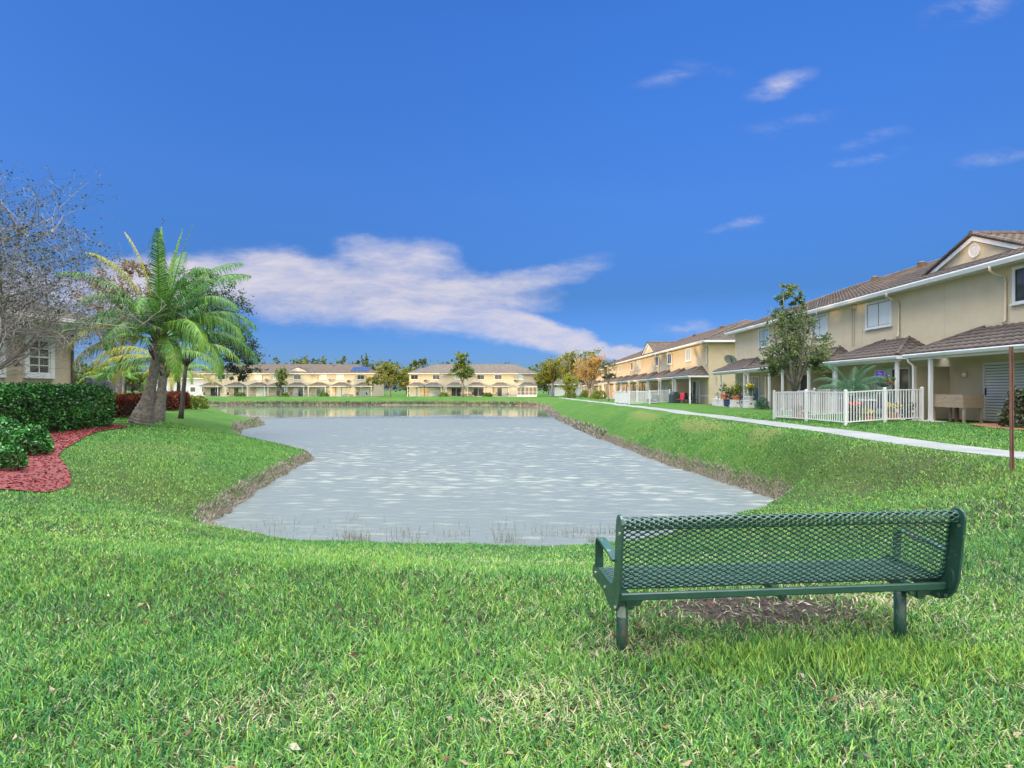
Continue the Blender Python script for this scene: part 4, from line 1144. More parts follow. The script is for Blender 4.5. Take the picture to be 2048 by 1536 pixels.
for q in (9.0, 12.0):
    mb = MB(); mb.box(q, q + 1.5, -.04, -.001, 1.0, 2.4); w_ = mb.build('window', M['white'], BH)
    mb = MB(); mb.box(q + .1, q + 1.4, -.05, -.041, 1.1, 2.3); mb.build('pane', M['glass_dark'], w_)

# ------------------------------------------------------------------ clubhouse on the left
th = math.atan2(.1, 1)                       # wall runs away from the viewer and a little to the right
CL = empty('clubhouse', (-22.3, 10.0, .08), R(90) - th, 'taupe single storey clubhouse with white framed windows at the left edge', 'clubhouse')
# local x runs along the wall (away), local -y faces the pond
Lc, Hc = 17.1, 4.35
mb = MB(); mb.box(0, Lc, 0, 14, -.3, Hc); mb.build('wall', M['wall_club'], CL)
v, f, RH = hip_roof(-.75, Lc + .75, -.75, 14.75, Hc + .32, R(22), True, True, .30, .38, 6, .034); rf = npmesh('roof', v, [f], M['tile_grey'], CL)
for q0, q1 in ((Lc + .75, Lc - 7.0), (-.75, 7.0)):
    mb = MB(); ridge_run(mb, (q0, -.75, Hc + .36), (q1, 7, Hc + .32 + RH)); mb.build('ridge_cap', M['tile_grey'], rf)
mb = MB()
for o, z0, z1 in ((.14, Hc - .32, Hc - .16), (.30, Hc - .159, Hc + .0), (.80, Hc + .001, Hc + .12), (.86, Hc + .121, Hc + .31)):
    mb.box(-o, Lc + o, -o, 14 + o, z0, z1)
mb.build('cornice', M['offwhite'], CL)
def club_window(x):
    w, z0, z1, t = 1.42, 1.95, 3.83, .20
    mb = MB(); mb.box(x, x + t, -.10, .01, z0, z1); mb.box(x + w - t, x + w, -.10, .01, z0, z1); mb.box(x + t, x + w - t, -.10, .01, z1 - t, z1); mb.box(x + t, x + w - t, -.10, .01, z0, z0 + t)
    fr = mb.build('window', M['white'], CL)
    a, b, c0, c1 = x + t, x + w - t, z0 + t, z1 - t
    mb = MB(); mb.box(a, b, -.012, .01, c0, c1); mb.build('pane', M['glass_dark'], fr)
    mb = MB(); xm = (a + b) / 2; zm = (c0 + c1) / 2; e = .022
    mb.box(a, a + .06, -.045, -.013, c0, c1); mb.box(b - .06, b, -.045, -.013, c0, c1); mb.box(a + .06, b - .06, -.045, -.013, c0, c0 + .06); mb.box(a + .06, b - .06, -.045, -.013, c1 - .06, c1)
    mb.box(a + .06, b - .06, -.05, -.013, zm - .035, zm + .035); mb.box(xm - e, xm + e, -.038, -.0135, c0 + .06, zm - .035); mb.box(xm - e, xm + e, -.038, -.0135, zm + .035, c1 - .06)
    for q in ((c0 + zm) / 2, (c1 + zm) / 2): mb.box(a + .06, xm - e, -.036, -.0137, q - e, q + e); mb.box(xm + e, b - .06, -.036, -.0137, q - e, q + e)
    mb.build('sash', M['white'], fr)
for x in (14.6, 12.35, 9.8): club_window(x)
mb = MB(); mb.tube([(Lc - .12, -.06, -.1), (Lc - .12, -.06, Hc - .3)], .055, 8); mb.build('downspout', M['bark_dark'], CL)
mb = MB(); mb.tube([(14.12, -.004, 2.60), (14.12, -.20, 2.70), (14.12, -.28, 2.61)], .02, 8); mb.lathe((14.12, -.28, 2.42), [(.16, 0), (.13, .06), (.05, .14), (.02, .2)], 12); mb.build('wall_lamp', M['black_metal'], CL)
# ================================================================== FENCES
def picket_fence(name, runs, h, label, mat, spacing=.115, pw=.022, post=.075, cat='fence', rails=(.10, .96), frame=False, group=None):
    p0 = runs[0]
    root = empty(name, (p0[0], p0[1], gz_at(*p0)), 0, label, cat, group)
    ox, oy, oz = root.location
    pts = []
    for (ax, ay), (bx, by) in zip(runs[:-1], runs[1:]):
        L = math.hypot(bx - ax, by - ay); d = ((bx - ax) / L, (by - ay) / L); nrm = (-d[1], d[0])
        npan = max(1, round(L / 1.9)); pl = L / npan
        for k in range(npan):
            a = (ax + d[0] * pl * k, ay + d[1] * pl * k); b = (ax + d[0] * pl * (k + 1), ay + d[1] * pl * (k + 1))
            za, zb = gz_at(*a) - oz, gz_at(*b) - oz
            if not pts or math.hypot(pts[-1][0] - a[0], pts[-1][1] - a[1]) > .05: pts.append((a[0], a[1], za))
            pts.append((b[0], b[1], zb))
            mb = MB()
            def bar(s0, s1, zl0, zl1, w):
                x0, y0 = a[0] + d[0] * s0 - ox, a[1] + d[1] * s0 - oy; x1, y1 = a[0] + d[0] * s1 - ox, a[1] + d[1] * s1 - oy
                z0a = za + (zb - za) * s0 / pl; z1a = za + (zb - za) * s1 / pl
                q = w / 2
                vs = [(x0 + nrm[0] * q, y0 + nrm[1] * q, z0a + zl0), (x1 + nrm[0] * q, y1 + nrm[1] * q, z1a + zl0), (x1 - nrm[0] * q, y1 - nrm[1] * q, z1a + zl0), (x0 - nrm[0] * q, y0 - nrm[1] * q, z0a + zl0),
                      (x0 + nrm[0] * q, y0 + nrm[1] * q, z0a + zl1), (x1 + nrm[0] * q, y1 + nrm[1] * q, z1a + zl1), (x1 - nrm[0] * q, y1 - nrm[1] * q, z1a + zl1), (x0 - nrm[0] * q, y0 - nrm[1] * q, z0a + zl1)]
                mb.add(vs, [(3, 2, 1, 0), (4, 5, 6, 7), (0, 1, 5, 4), (1, 2, 6, 5), (2, 3, 7, 6), (3, 0, 4, 7)])
            for r in rails: bar(post / 2, pl - post / 2, h * r - .02, h * r + .018, .034)
            n = int((pl - post) / spacing)
            for i in range(n):
                s = post / 2 + (i + .5) * (pl - post) / n
                if len(rails) > 1:
                    bar(s - pw / 2, s + pw / 2, h * rails[0] + .0185, h * rails[-1] - .0205, pw * .9)
                if rails[-1] < .95: bar(s - pw / 2, s + pw / 2, h * rails[-1] + .0185, h, pw * .9)
            mb.build('panel', mat, root)
    seen = []
    for (x, y, z) in pts:
        if any(math.hypot(x - a, y - b) < .06 for a, b in seen): continue
        seen.append((x, y))
        mb = MB(); q = post / 2; xx, yy = x - ox, y - oy
        mb.box(xx - q, xx + q, yy - q, yy + q, z - .3, z + h + .02)
        mb.add([(xx - q - .008, yy - q - .008, z + h + .021), (xx + q + .008, yy - q - .008, z + h + .021), (xx + q + .008, yy + q + .008, z + h + .021), (xx - q - .008, yy + q + .008, z + h + .021), (xx, yy, z + h + .05)], [(3, 2, 1, 0), (0, 1, 4), (1, 2, 4), (2, 3, 4), (3, 0, 4)])
        mb.build('post', mat, root)
    return root
picket_fence('picket_fence', [(15.15, 21.25), (11.75, 20.25), (11.35, 24.9), (15.2, 25.6)], 1.22, 'white metal picket fence enclosing the near patio with the small palm', M['white'], .125, .026, .08)
picket_fence('picket_fence', [(14.6, 53.3), (10.55, 51.8), (10.35, 57.6), (14.9, 58.4)], 1.22, 'white picket fence enclosing a patio of the middle townhouse row', M['white'], .125, .03, .09)
picket_fence('metal_fence', [(-20.9, 28.2), (-31.5, 46.0)], 2.05, 'tall dark metal fence running back beside the clubhouse wall', M['dark_metal'], .12, .03, .08, rails=(.08, .90))
picket_fence('metal_fence', [(-31.2, 46.4), (-28.3, 46.7)], 2.0, 'black metal fence crossing behind the palms and red shrubs', M['black_metal'], .14, .028, .07, rails=(.08, .92))
mb = MB(); mb.box(-.07, .07, -.07, .07, -.3, 2.15); mb.prism([(-.085, 2.151), (.085, 2.151), (0, 2.24)], 'x', -.085, .085)
o = mb.build('gate_post', M['white']); o.location = (-31.75, 46.35, gz_at(-31.75, 46.35)); tag(o, 'white post where the two dark metal fences meet', 'post')

# ================================================================== PALMS
def frond_mesh(name, base, az, el, length, droop, width, nl, mat, parent, twist=0.0, tone=0.5, hang=.70, half=False, lw=.035):
    """a feather frond: curved rachis with leaflets on both sides"""
    K = 14; p = Vector(base); e = el; pts = []; dirs = []
    for i in range(K + 1):
        d = Vector((math.cos(az) * math.cos(e), math.sin(az) * math.cos(e), math.sin(e)))
        pts.append(p.copy()); dirs.append(d); p = p + d * (length / K); e -= droop / K * (.5 + 1.1 * i / K)
    T_ = np.linspace(.13, .985, nl); P_ = np.array([list(q) for q in pts]); D_ = np.array([list(q) for q in dirs]); tt = np.linspace(0, 1, K + 1)
    Vv, F, A, off = [], [], [], 0
    for side in (-1, 1):
        c = np.stack([np.interp(T_, tt, P_[:, k]) for k in range(3)], 1); d = np.stack([np.interp(T_, tt, D_[:, k]) for k in range(3)], 1); d /= np.linalg.norm(d, axis=1)[:, None]
        h = np.array([-math.sin(az), math.cos(az), 0.0]); nrm = np.cross(d, h); nrm /= np.linalg.norm(nrm, axis=1)[:, None]
        sd = h * math.cos(twist) + nrm * math.sin(twist)
        ll = width * 1.15 * np.sin(np.pi * (T_ * .86 + .12)) ** .7 * rng.uniform(.82, 1.12, nl)
        out = sd * side + d * (.55 + .7 * T_[:, None]) + nrm * .18 + rng.normal(0, .07, (nl, 3)); out /= np.linalg.norm(out, axis=1)[:, None]
        mid = c + out * (ll * .46)[:, None] + np.array([0, 0, -1]) * (ll * hang * .22)[:, None]
        tip = c + out * (ll * .74)[:, None] + np.array([0, 0, -1]) * (ll * hang * rng.uniform(.8, 1.3, nl))[:, None]
        wv = d * lw * .5
        v = np.stack([c - wv, c + wv, mid - wv * .9, mid + wv * .9, tip], 1).reshape(-1, 3)
        b = (np.arange(nl) * 5)[:, None] + off
        F.append(b + np.array([0, 1, 3, 2])); F.append(b + np.array([2, 3, 4])); Vv.append(v); A.append(np.repeat(np.clip(tone * .72 + rng.normal(0, .2, nl) + .12 * T_, 0, 1), 5)); off += len(v)
    mb = MB(); mb.tube(pts, [max(.006, length * .0075 * (1 - .85 * i / K)) for i in range(K + 1)], 5)
    rv = np.array(mb.v); rf = [np.array([f]) for f in mb.f if len(f) == 4]
    F.append(np.concatenate(rf) + off); Vv.append(rv); A.append(np.full(len(rv), min(1, tone + .3)))
    q = [f for f in F if f.shape[1] == 4]; t3 = [f for f in F if f.shape[1] == 3]
    return npmesh(name, np.concatenate(Vv), [np.concatenate(q), np.concatenate(t3)], mat, parent, {'rnd': np.concatenate(A)})
def ringed(name, pts, rad, mat, parent, n=14):
    mb = MB(); P_ = [Vector(p) for p in pts]; K = len(P_) - 1; out, rr = [], []
    per = 9
    for i in range(K):
        for j in range(per):
            t = j / per; out.append(P_[i].lerp(P_[i + 1], t)); r = rad[i] + (rad[i + 1] - rad[i]) * t; rr.append(r * (1 + (.045 if j % 3 == 0 else -.02) + random.uniform(-.02, .02)))
    out.append(P_[-1]); rr.append(rad[-1]); mb.tube(out, rr, n); return mb.build(name, mat, parent, True)
def coco(loc, trunk, rad, fronds, label, cat='palm tree', boots=True, bark='bark', mat='frond', nl=64, lw=.05):
    root = empty('palm_tree', loc, 0, label, cat)
    ringed('trunk', trunk, rad, M[bark], root)
    top = Vector(trunk[-1])
    if boots:
        mb = MB()
        for k in range(34):
            a = k * 2.4; zf = k / 34; q = Vector(trunk[-2]).lerp(top, zf) if k > 8 else Vector(trunk[-3]).lerp(Vector(trunk[-2]), .3 + .7 * k / 9)
            r = rad[-2] * .95; d = Vector((math.cos(a), math.sin(a), 0))
            p0 = q + d * r * .8; p1 = q + d * (r + random.uniform(.08, .2)) + Vector((0, 0, random.uniform(.3, .55)))
            mb.tube([p0, p0.lerp(p1, .5) + d * .03, p1], [.06, .05, .012], 5)
        mb.build('leaf_base', M['bark_dark'], root)
        mb = MB()
        for k in range(26):
            a = random.uniform(0, 6.28); d = Vector((math.cos(a), math.sin(a), 0)); q = top - Vector((0, 0, random.uniform(.05, .75)))
            mb.tube([q + d * .12, q + d * random.uniform(.22, .36) + Vector((0, 0, random.uniform(-.1, .25)))], [.035, .012], 5)
        mb.build('fibre', M['terracotta'], root)
    for (az, el, L, dr, wd, tone, m_, tw) in fronds:
        if el < 1.3: dr *= 1.42; el += .08
        frond_mesh('frond', top + Vector((math.cos(az) * .10, math.sin(az) * .10, random.uniform(-.15, .1))), az, el, L, dr, wd, nl, M[m_], root, tw, tone, lw=lw)
    return root
dg = math.radians
FR = [  # azimuth (0 = to the right), elevation, length, droop, leaflet width, tone, material, twist
    (dg(150), dg(79), 6.0, dg(46), .62, .55, 'frond_yellow_lit', .9), (dg(118), dg(83), 5.6, dg(22), .45, .62, 'frond', .3), (dg(60), dg(85), 5.2, dg(14), .34, .6, 'frond', .2), (dg(20), dg(82), 5.4, dg(14), .30, .5, 'frond', .2),
    (dg(175), dg(70), 5.4, dg(48), .60, .5, 'frond_yellow_lit', .6), (dg(5), dg(66), 5.2, dg(62), .85, .35, 'frond', .7), (dg(-30), dg(70), 5.0, dg(70), .85, .45, 'frond', .5), (dg(12), dg(46), 4.6, dg(78), .85, .35, 'frond', .35),
    (dg(-8), dg(34), 4.6, dg(80), .85, .5, 'frond', .2), (dg(-20), dg(12), 4.4, dg(78), .85, .6, 'frond', .1), (dg(20), dg(20), 4.6, dg(75), .8, .4, 'frond', .3), (dg(-70), dg(52), 4.4, dg(88), .8, .5, 'frond', 0),
    (dg(-110), dg(55), 4.2, dg(85), .8, .4, 'frond', 0), (dg(-150), dg(35), 4.2, dg(80), .75, .35, 'frond', 0), (dg(190), dg(25), 4.0, dg(72), .75, .55, 'frond_yellow_lit', 0), (dg(200), dg(5), 3.6, dg(60), .7, .4, 'frond_yellow_lit', 0),
    (dg(100), dg(74), 5.6, dg(40), .8, .35, 'frond', .3), (dg(40), dg(72), 5.4, dg(52), .85, .35, 'frond', .3), (dg(-60), dg(78), 5.2, dg(50), .8, .4, 'frond', .2), (dg(-160), dg(66), 5.0, dg(66), .8, .4, 'frond', .2), (dg(-15), dg(55), 4.9, dg(80), .95, .3, 'frond', .2), (dg(-90), dg(30), 4.0, dg(85), .85, .5, 'frond', 0), (dg(-35), dg(28), 4.6, dg(85), .95, .75, 'frond', 0),
    (dg(90), dg(50), 4.8, dg(70), .8, .2, 'frond', 0), (dg(50), dg(40), 4.6, dg(72), .8, .2, 'frond', 0), (dg(-45), dg(-5), 3.6, dg(70), .75, .7, 'frond', 0), (dg(165), dg(45), 4.4, dg(70), .75, .3, 'frond', 0)]
coco((-16.05, 25.0, gz_at(-16, 25)), [(-.12, 0, -.15), (-.05, 0, .12), (.05, 0, .5), (.18, 0, .95), (.33, .02, 1.6), (.48, .03, 2.4), (.62, .05, 3.3), (.68, .06, 3.75)], [.47, .50, .42, .29, .215, .195, .18, .14], FR,
     'tall coconut palm with a swollen grey foot in front of the red shrubs', nl=100, lw=.040)
FR2 = [(dg(10), dg(35), 4.6, dg(88), .8, .8, 'frond', 0), (dg(-15), dg(20), 4.4, dg(85), .8, .9, 'frond', 0), (dg(-50), dg(30), 4.0, dg(88), .8, .85, 'frond', 0), (dg(30), dg(50), 4.6, dg(80), .8, .5, 'frond', 0), (dg(175), dg(30), 4.6, dg(75), .75, .6, 'frond_yellow_lit', 0),
       (dg(160), dg(12), 4.6, dg(66), .75, .7, 'frond_yellow_lit', 0), (dg(195), dg(15), 4.2, dg(72), .75, .5, 'frond_yellow_lit', 0), (dg(110), dg(60), 4.6, dg(60), .8, .3, 'frond', 0), (dg(70), dg(70), 4.6, dg(40), .7, .4, 'frond', 0), (dg(-100), dg(45), 4.2, dg(85), .8, .6, 'frond', 0), (dg(215), dg(-5), 3.8, dg(55), .7, .4, 'frond', 0)]
coco((-18.75, 30.5, gz_at(-18.75, 30.5)), [(-.1, 0, -.15), (.0, 0, .2), (.12, 0, 1.0), (.2, 0, 2.0), (.3, 0, 2.9), (.34, 0, 3.3)], [.34, .32, .24, .21, .20, .14], FR2, 'second coconut palm with painted sunlit yellow fronds standing just behind the swollen one', lw=.05)
FR3 = [(dg(a), dg(e), 3.3, dg(85), .6, t, mm, 0) for a, e, t, mm in [(0, 40, .9, 'frond'), (30, 20, .9, 'frond_yellow_lit'), (-40, 25, .8, 'frond'), (180, 35, .8, 'frond_yellow_lit'), (210, 10, .7, 'frond'), (150, 15, .8, 'frond_yellow_lit'), (90, 60, .7, 'frond'), (-90, 50, .8, 'frond'), (-70, 10, .9, 'frond_yellow_lit'), (-120, 15, .8, 'frond')]]
coco((-27.0, 46.5, gz_at(-27, 46.5)), [(-.1, 0, -.1), (.0, 0, .8), (.05, 0, 1.8), (.0, 0, 2.7)], [.17, .15, .14, .12], FR3, 'small palm with a thin dark trunk at the water end of the red shrubs', boots=False, bark='bark_dark', nl=44, lw=.06)
FR4 = [(dg(a), dg(e), 3.6, dg(70), .6, .5, 'frond', 0) for a, e in [(0, 45), (40, 30), (80, 60), (130, 35), (180, 40), (220, 20), (270, 45), (315, 30)]]
for lc_, lab in (((-42, 62, .08), 'green palm behind the black fence, left of the coconut palms'), ((-52, 74, .08), 'farthest green palm seen over the black fence')):
    coco(lc_, [(0, 0, -.1), (.1, 0, 1.0), (.15, 0, 2.0), (.1, 0, 2.9)], [.2, .17, .15, .12], FR4, lab, boots=False, nl=40, lw=.08)
# pygmy date palm on the near patio
PR = []
for k in range(22):
    PR.append((k * 2.399, dg(86 - 62 * (k / 22)), 1.55, dg(78), .30, .35 + .3 * random.random(), 'frond_blue', 0))
coco((13.0, 22.0, gz_at(13.0, 22.0)), [(0, 0, -.1), (.02, 0, .3), (.0, 0, .7), (.0, 0, 1.0)], [.11, .10, .09, .08], PR, 'small feathery date palm inside the near white fence', boots=False, bark='bark_dark', nl=36, lw=.014)
# two tall fan palms beyond the far roofs
for X_, Z_ in ((-30.2, 9.7), (-27.6, 10.3)):
    root = empty('fan_palm', (X_, 180, 0), 0, None, 'palm tree', 'fan palms beyond the far roofs')
    tag(root, 'thin fan palm rising over the far roofs, left one of the pair' if X_ < -29 else 'thin fan palm rising over the far roofs, right and taller one of the pair')
    ringed('trunk', [(0, 0, 0), (.1, 0, Z_ * .5), (.05, 0, Z_)], [.25, .2, .16], M['bark'], root, 7)
    crown('crown', [((0, 0, Z_ + .2), (1.5, 1.5, 1.4), 260, 30, .15)], .9, M['leaf_far'], root, .35, .1)

# ================================================================== BROADLEAF TREES
def limbs(mb, base, top_z, spread, n, r0, fork=.4, lean=(0, 0), sub=3):
    fk = Vector((base[0] + lean[0] * fork, base[1] + lean[1] * fork, base[2] + (top_z - base[2]) * fork))
    mb.tube(curve_pts(base, fk, (random.uniform(-.05, .05) * r0 * 8, 0, 0), 6), [r0 * 1.35, r0 * 1.05, r0, r0 * .95, r0 * .9, r0 * .85], 9)
    for i in range(n):
        a = 2 * math.pi * i / n + random.uniform(-.4, .4); f_ = random.uniform(.75, 1.05)
        e = Vector((base[0] + lean[0] + math.cos(a) * spread * f_, base[1] + lean[1] + math.sin(a) * spread * f_, top_z - (1 - f_) * 2 + random.uniform(-.6, .2) * spread * .3))
        if i == 0: e = Vector((base[0] + lean[0], base[1] + lean[1], top_z * 1.0))
        c = curve_pts(fk, e, (math.cos(a) * spread * .15, math.sin(a) * spread * .15, -.1), 6)
        mb.tube(c, [r0 * .62, r0 * .5, r0 * .38, r0 * .27, r0 * .16, r0 * .05], 6)
        for q in range(sub):
            s = c[2 + q % 3]; ee = s + Vector((random.uniform(-1, 1), random.uniform(-1, 1), random.uniform(.2, .9))) * spread * .55
            mb.tube(curve_pts(s, ee, (0, 0, .05), 4), [r0 * .26, r0 * .18, r0 * .10, r0 * .03], 4)
def tree(name, loc, h, blobs, leaf, mat, label, r0=.18, spread=None, n=5, fork=.35, bark='bark', lean=(0, 0), group=None, cat='tree', aspect=.55):
    root = empty(name, loc, 0, label, cat, group)
    mb = MB(); limbs(mb, (0, 0, -.15), h * .88, spread or h * .28, n, r0, fork, lean); mb.build('trunk', M[bark], root, True)
    crown('crown', blobs, leaf, M[mat] if isinstance(mat, str) else mat, root, aspect)
    return root
# near tree by the white fence (sparse, see-through)
tree('young_tree', (12.1, 24.6, gz_at(12.1, 24.6)), 6.0, [((.0, 0, 3.1), (1.55, 1.4, 1.2), 2900, 84, .17), ((-.15, 0, 4.2), (1.15, 1.1, .9), 1400, 46, .17), ((-.35, 0, 5.35), (.70, .6, .60), 800, 22, .16), ((-.8, .1, 2.3), (.75, .7, .5), 800, 22, .17), ((.75, 0, 2.3), (.8, .6, .5), 700, 20, .17), ((.35, 0, 5.0), (.35, .3, .4), 180, 8, .16)],
     .135, 'leaf_grey', 'sparse young green tree standing at the near white fence', r0=.11, spread=1.1, n=7, fork=.24)
tree('leafy_tree', (-20.75, 36, gz_at(-20.75, 36)), 9.2, [((1.65, 0, 6.6), (3.1, 2.6, 2.5), 6500, 90, .16), ((3.35, 0, 4.4), (2.0, 1.8, 1.6), 3200, 50, .16), ((.85, 0, 8.3), (1.7, 1.6, 1.2), 2500, 40, .16), ((3.75, .2, 3.1), (1.4, 1.4, .8), 800, 22, .16)],
     .165, 'leaf_dark', 'dark leafy tree half hidden behind the tall coconut palm', r0=.13, spread=2.6, n=9, lean=(.8, 0), fork=.42, bark='bark_dark')
tree('leafy_tree', (-24.6, 36, gz_at(-24.6, 36)), 9.6, [((0, 0, 7.4), (2.7, 2.3, 2.0), 2600, 60, .16), ((1.2, 0, 8.9), (1.4, 1.4, .9), 800, 24, .16), ((-.4, 0, 5.6), (2.4, 2.0, 1.4), 1500, 40, .16)], .17, 'leaf_warm_lit', 'thin tree with warm sunlight painted on its leaves, behind the bare branches, left of the coconut palm', r0=.18, spread=2.4, n=7)
# trees along the far shore
tree('slim_tree', (-50.8, 126.5, .02), 6.8, [((.1, 0, 4.6), (1.5, 1.5, 2.2), 1500, 40, .2), ((0, 0, 2.9), (1.2, 1.2, .9), 500, 16, .2)], .34, 'leaf_tree', 'slim upright tree in front of the far left townhouse row', r0=.13, spread=1.0, n=4, fork=.28)
tree('round_tree', (-27.0, 127, .02), 8.3, [((.4, 0, 4.9), (4.3, 3.6, 2.6), 4200, 80, .17), ((-.2, 0, 6.4), (2.9, 2.6, 1.6), 1700, 36, .17), ((-3.9, .5, 3.6), (1.9, 1.9, 1.3), 900, 22, .2), ((3.2, 0, 3.2), (1.8, 1.8, 1.2), 700, 20, .2)], .36, 'leaf_gold_lit', 'broad round tree between the two far townhouse rows', r0=.26, spread=2.6, n=6, fork=.3)
tree('tall_tree', (-10.8, 126, .02), 10.3, [((-.3, 0, 7.6), (2.5, 2.4, 2.0), 2000, 44, .18), ((0, 0, 5.4), (3.0, 2.8, 1.8), 2500, 50, .18), ((-.3, 0, 9.2), (1.6, 1.6, .9), 650, 16, .2)], .36, 'leaf_tree', 'tall upright tree in front of the cream far townhouse row', r0=.22, spread=2.0, n=6, fork=.35)
# the cluster at the end of the path
tree('dense_tree', (9.6, 136, .03), 10.5, [((0, 0, 6.8), (4.2, 3.6, 3.0), 3800, 70, .18), ((-1.8, 0, 4.4), (2.8, 2.6, 2.0), 1900, 40, .18)], .40, 'leaf_gold_lit', 'dense green tree with painted golden light, leftmost in the cluster at the end of the path', r0=.3, spread=3, n=6)
tree('dense_tree', (13.6, 130, .03), 11.5, [((0, 0, 7.6), (3.7, 3.4, 3.4), 3600, 70, .18), ((0, 0, 4.5), (3.0, 3, 1.8), 1600, 36, .18)], .38, 'leaf_gold_lit', 'tallest dense tree in the middle of the cluster by the path', r0=.3, spread=3, n=6)
tree('lime_tree', (11.6, 118, .05), 6.0, [((0, 0, 3.5), (2.6, 2.4, 2.0), 2400, 50, .18), ((0, 0, 1.8), (1.8, 1.8, 1.1), 800, 24, .2)], .3, 'leaf_lime', 'low yellow green tree in front of the dense trees by the path', r0=.16, spread=1.8, n=5, fork=.25)
tree('orange_lit_tree', (13.9, 103, gz_at(13.9, 103)), 9.0, [((0, 0, 5.6), (3.2, 2.8, 2.3), 3400, 70, .17), ((-.9, 0, 4.0), (2.6, 2.4, 1.4), 1800, 40, .18), ((1.4, 0, 6.6), (2.2, 2, 1.6), 1300, 34, .17)], .24, 'leaf_orange_lit', 'orange brown thin tree with painted orange light and forked pale trunks beside the path', r0=.26, spread=2.9, n=8, fork=.22, bark='bark_pale')
tree('young_tree', (15.2, 108, gz_at(13, 108)), 10.5, [((0, 0, 7.2), (2.9, 2.6, 2.4), 1900, 46, .17)], .3, 'leaf_tree', 'green tree top showing behind the orange brown tree', r0=.2, spread=2.2, n=6)
tree('young_tree', (12.4, 74, gz_at(12.4, 74)), 5.6, [((0, 0, 4.6), (1.3, 1.3, 1.0), 330, 22, .2), ((.1, 0, 3.1), (1.05, 1.05, .55), 700, 18, .2)], .22, 'leaf_dark', 'small thin tree with a dark crown in front of the middle townhouse row', r0=.06, spread=.9, n=6, fork=.45)

# bare spreading tree at the left edge
def bare_tree(loc, label):
    root = empty('bare_tree', loc, 0, label, 'tree')
    rnd = random.Random(5); mb = MB(); tips = []; tw = []
    def grow(p, d, L, r, lvl):
        K = 5 if lvl < 3 else 4; pts = [p.copy()]; dd = d.copy(); mid = []
        for i in range(K):
            if p.z < 3.1 and lvl > 0: dd.z += .16
            dd = (dd + Vector((rnd.uniform(-1, 1), rnd.uniform(-1, 1), rnd.uniform(-1, 1))) * (.20 if lvl < 3 else .34) + Vector((0, 0, .04 if lvl < 2 else -.02))).normalized()
            p = p + dd * (L / K); pts.append(p.copy()); mid.append((p.copy(), dd.copy()))
        rad = [max(.0042, r * (1 - .6 * i / K)) for i in range(K + 1)]
        mb.tube(pts, rad, {0: 10, 1: 8, 2: 6, 3: 4}.get(lvl, 3), lvl < 2)
        if lvl == 4: tips.append(pts[-1]); tips.append(pts[2])
        if lvl >= 4: return
        nch = {0: 0, 1: 7, 2: 7, 3: 6}[lvl]
        for k in range(nch):
            q, dq = mid[min(K - 1, int((k + 1.2) / (nch + .6) * K))]
            ax = Vector((rnd.uniform(-1, 1), rnd.uniform(-1, 1), rnd.uniform(-.8, .9))); ax = (ax - dq * ax.dot(dq)).normalized()
            nd = (dq * .72 + ax * rnd.uniform(.55, 1.0)).normalized()
            grow(q, nd, L * rnd.uniform(.5, .72), r * .40, lvl + 1)
    mb.tube([(0, 0, -.2), (.05, 0, .6), (.1, 0, 1.4)], [.30, .22, .19], 10)
    for (dx_, dy_, dz_, L, r) in [(.95, .25, .48, 3.7, .085), (.80, -.2, .85, 4.0, .085), (.45, .4, 1.0, 4.2, .085), (1.0, -.05, .34, 3.5, .07), (.15, -.3, 1.1, 4.3, .085), (.9, .55, .26, 3.3, .06), (1.0, .15, .68, 3.8, .08), (-.6, .3, .9, 3.6, .08), (-.8, -.4, .5, 3.4, .08), (.5, .1, 1.0, 4.6, .08), (1.0, .35, .42, 3.9, .07)]:
        grow(Vector((.1, 0, 1.35)), Vector((dx_, dy_, dz_)).normalized(), L, r, 1)
    mb.build('trunk', M['bark_pale'], root)
    T_ = np.array([list(t) for t in tips]); T_ = T_[T_[:, 2] > 3.6 + rng.uniform(-.8, 2.2, len(T_))]
    T_ = T_[rng.uniform(0, 1, len(T_)) < .6]
    c = np.repeat(T_, 4, 0) + rng.normal(0, .09, (len(T_) * 4, 3))
    v, f, a = leaves(c, .085, .6); npmesh('leaf', v, [f], M['leaf_dark'], root, {'rnd': a})
    return root
bare_tree((-18.6, 18.6, gz_at(-18.6, 18.6)), 'bare spreading tree with grey twigs at the left edge, over the hedge')

# far wood behind the houses, reading as one mass with unseen shade trees added left
Vv, F, A, off = [], [], [], 0
spots_ = [(rng.uniform(-150, 70), rng.uniform(165, 215), None) for k in range(150)]
spots_ += [(-52 + rng.uniform(-3, 3), rng.uniform(-54, -6), rng.uniform(13.5, 16.5)) for k in range(44)] + [(-52, y_, h_) for y_, h_ in ((3, 11), (11, 12), (19, 10.5), (27, 11.5), (36, 10))]        # unseen trees added on the left, beyond the frame, to shade the houses
spots_ += [(-101 + rng.uniform(-4, 4), y_, rng.uniform(8, 12)) for y_ in (52, 56, 60, 70, 74, 84, 87, 97, 101, 104, 113, 117)]  # unseen trees added farther left to shade the far rows in patches
for (x, y, h_) in spots_:
    h = h_ or rng.uniform(9.0, 10.9) + (2.0 if -74 < x < -40 else 0)
    nl_ = 700 if h_ else 330
    p, rr = clump_points((x, y, h * .55), (rng.uniform(3, 5.5), 3.5, h * .46), nl_, 26, .2); v, f, a = leaves(p, 1.0, .6, rr)
    Vv.append(v); F.append(f + off); A.append(a); off += len(v)
tag(npmesh('far_and_shade_trees', np.concatenate(Vv), [np.concatenate(F)], M['leaf_far'], None, {'rnd': np.concatenate(A)}), 'line of distant trees showing over the far roofs, with unseen shade trees added at left', 'trees', kind='stuff')

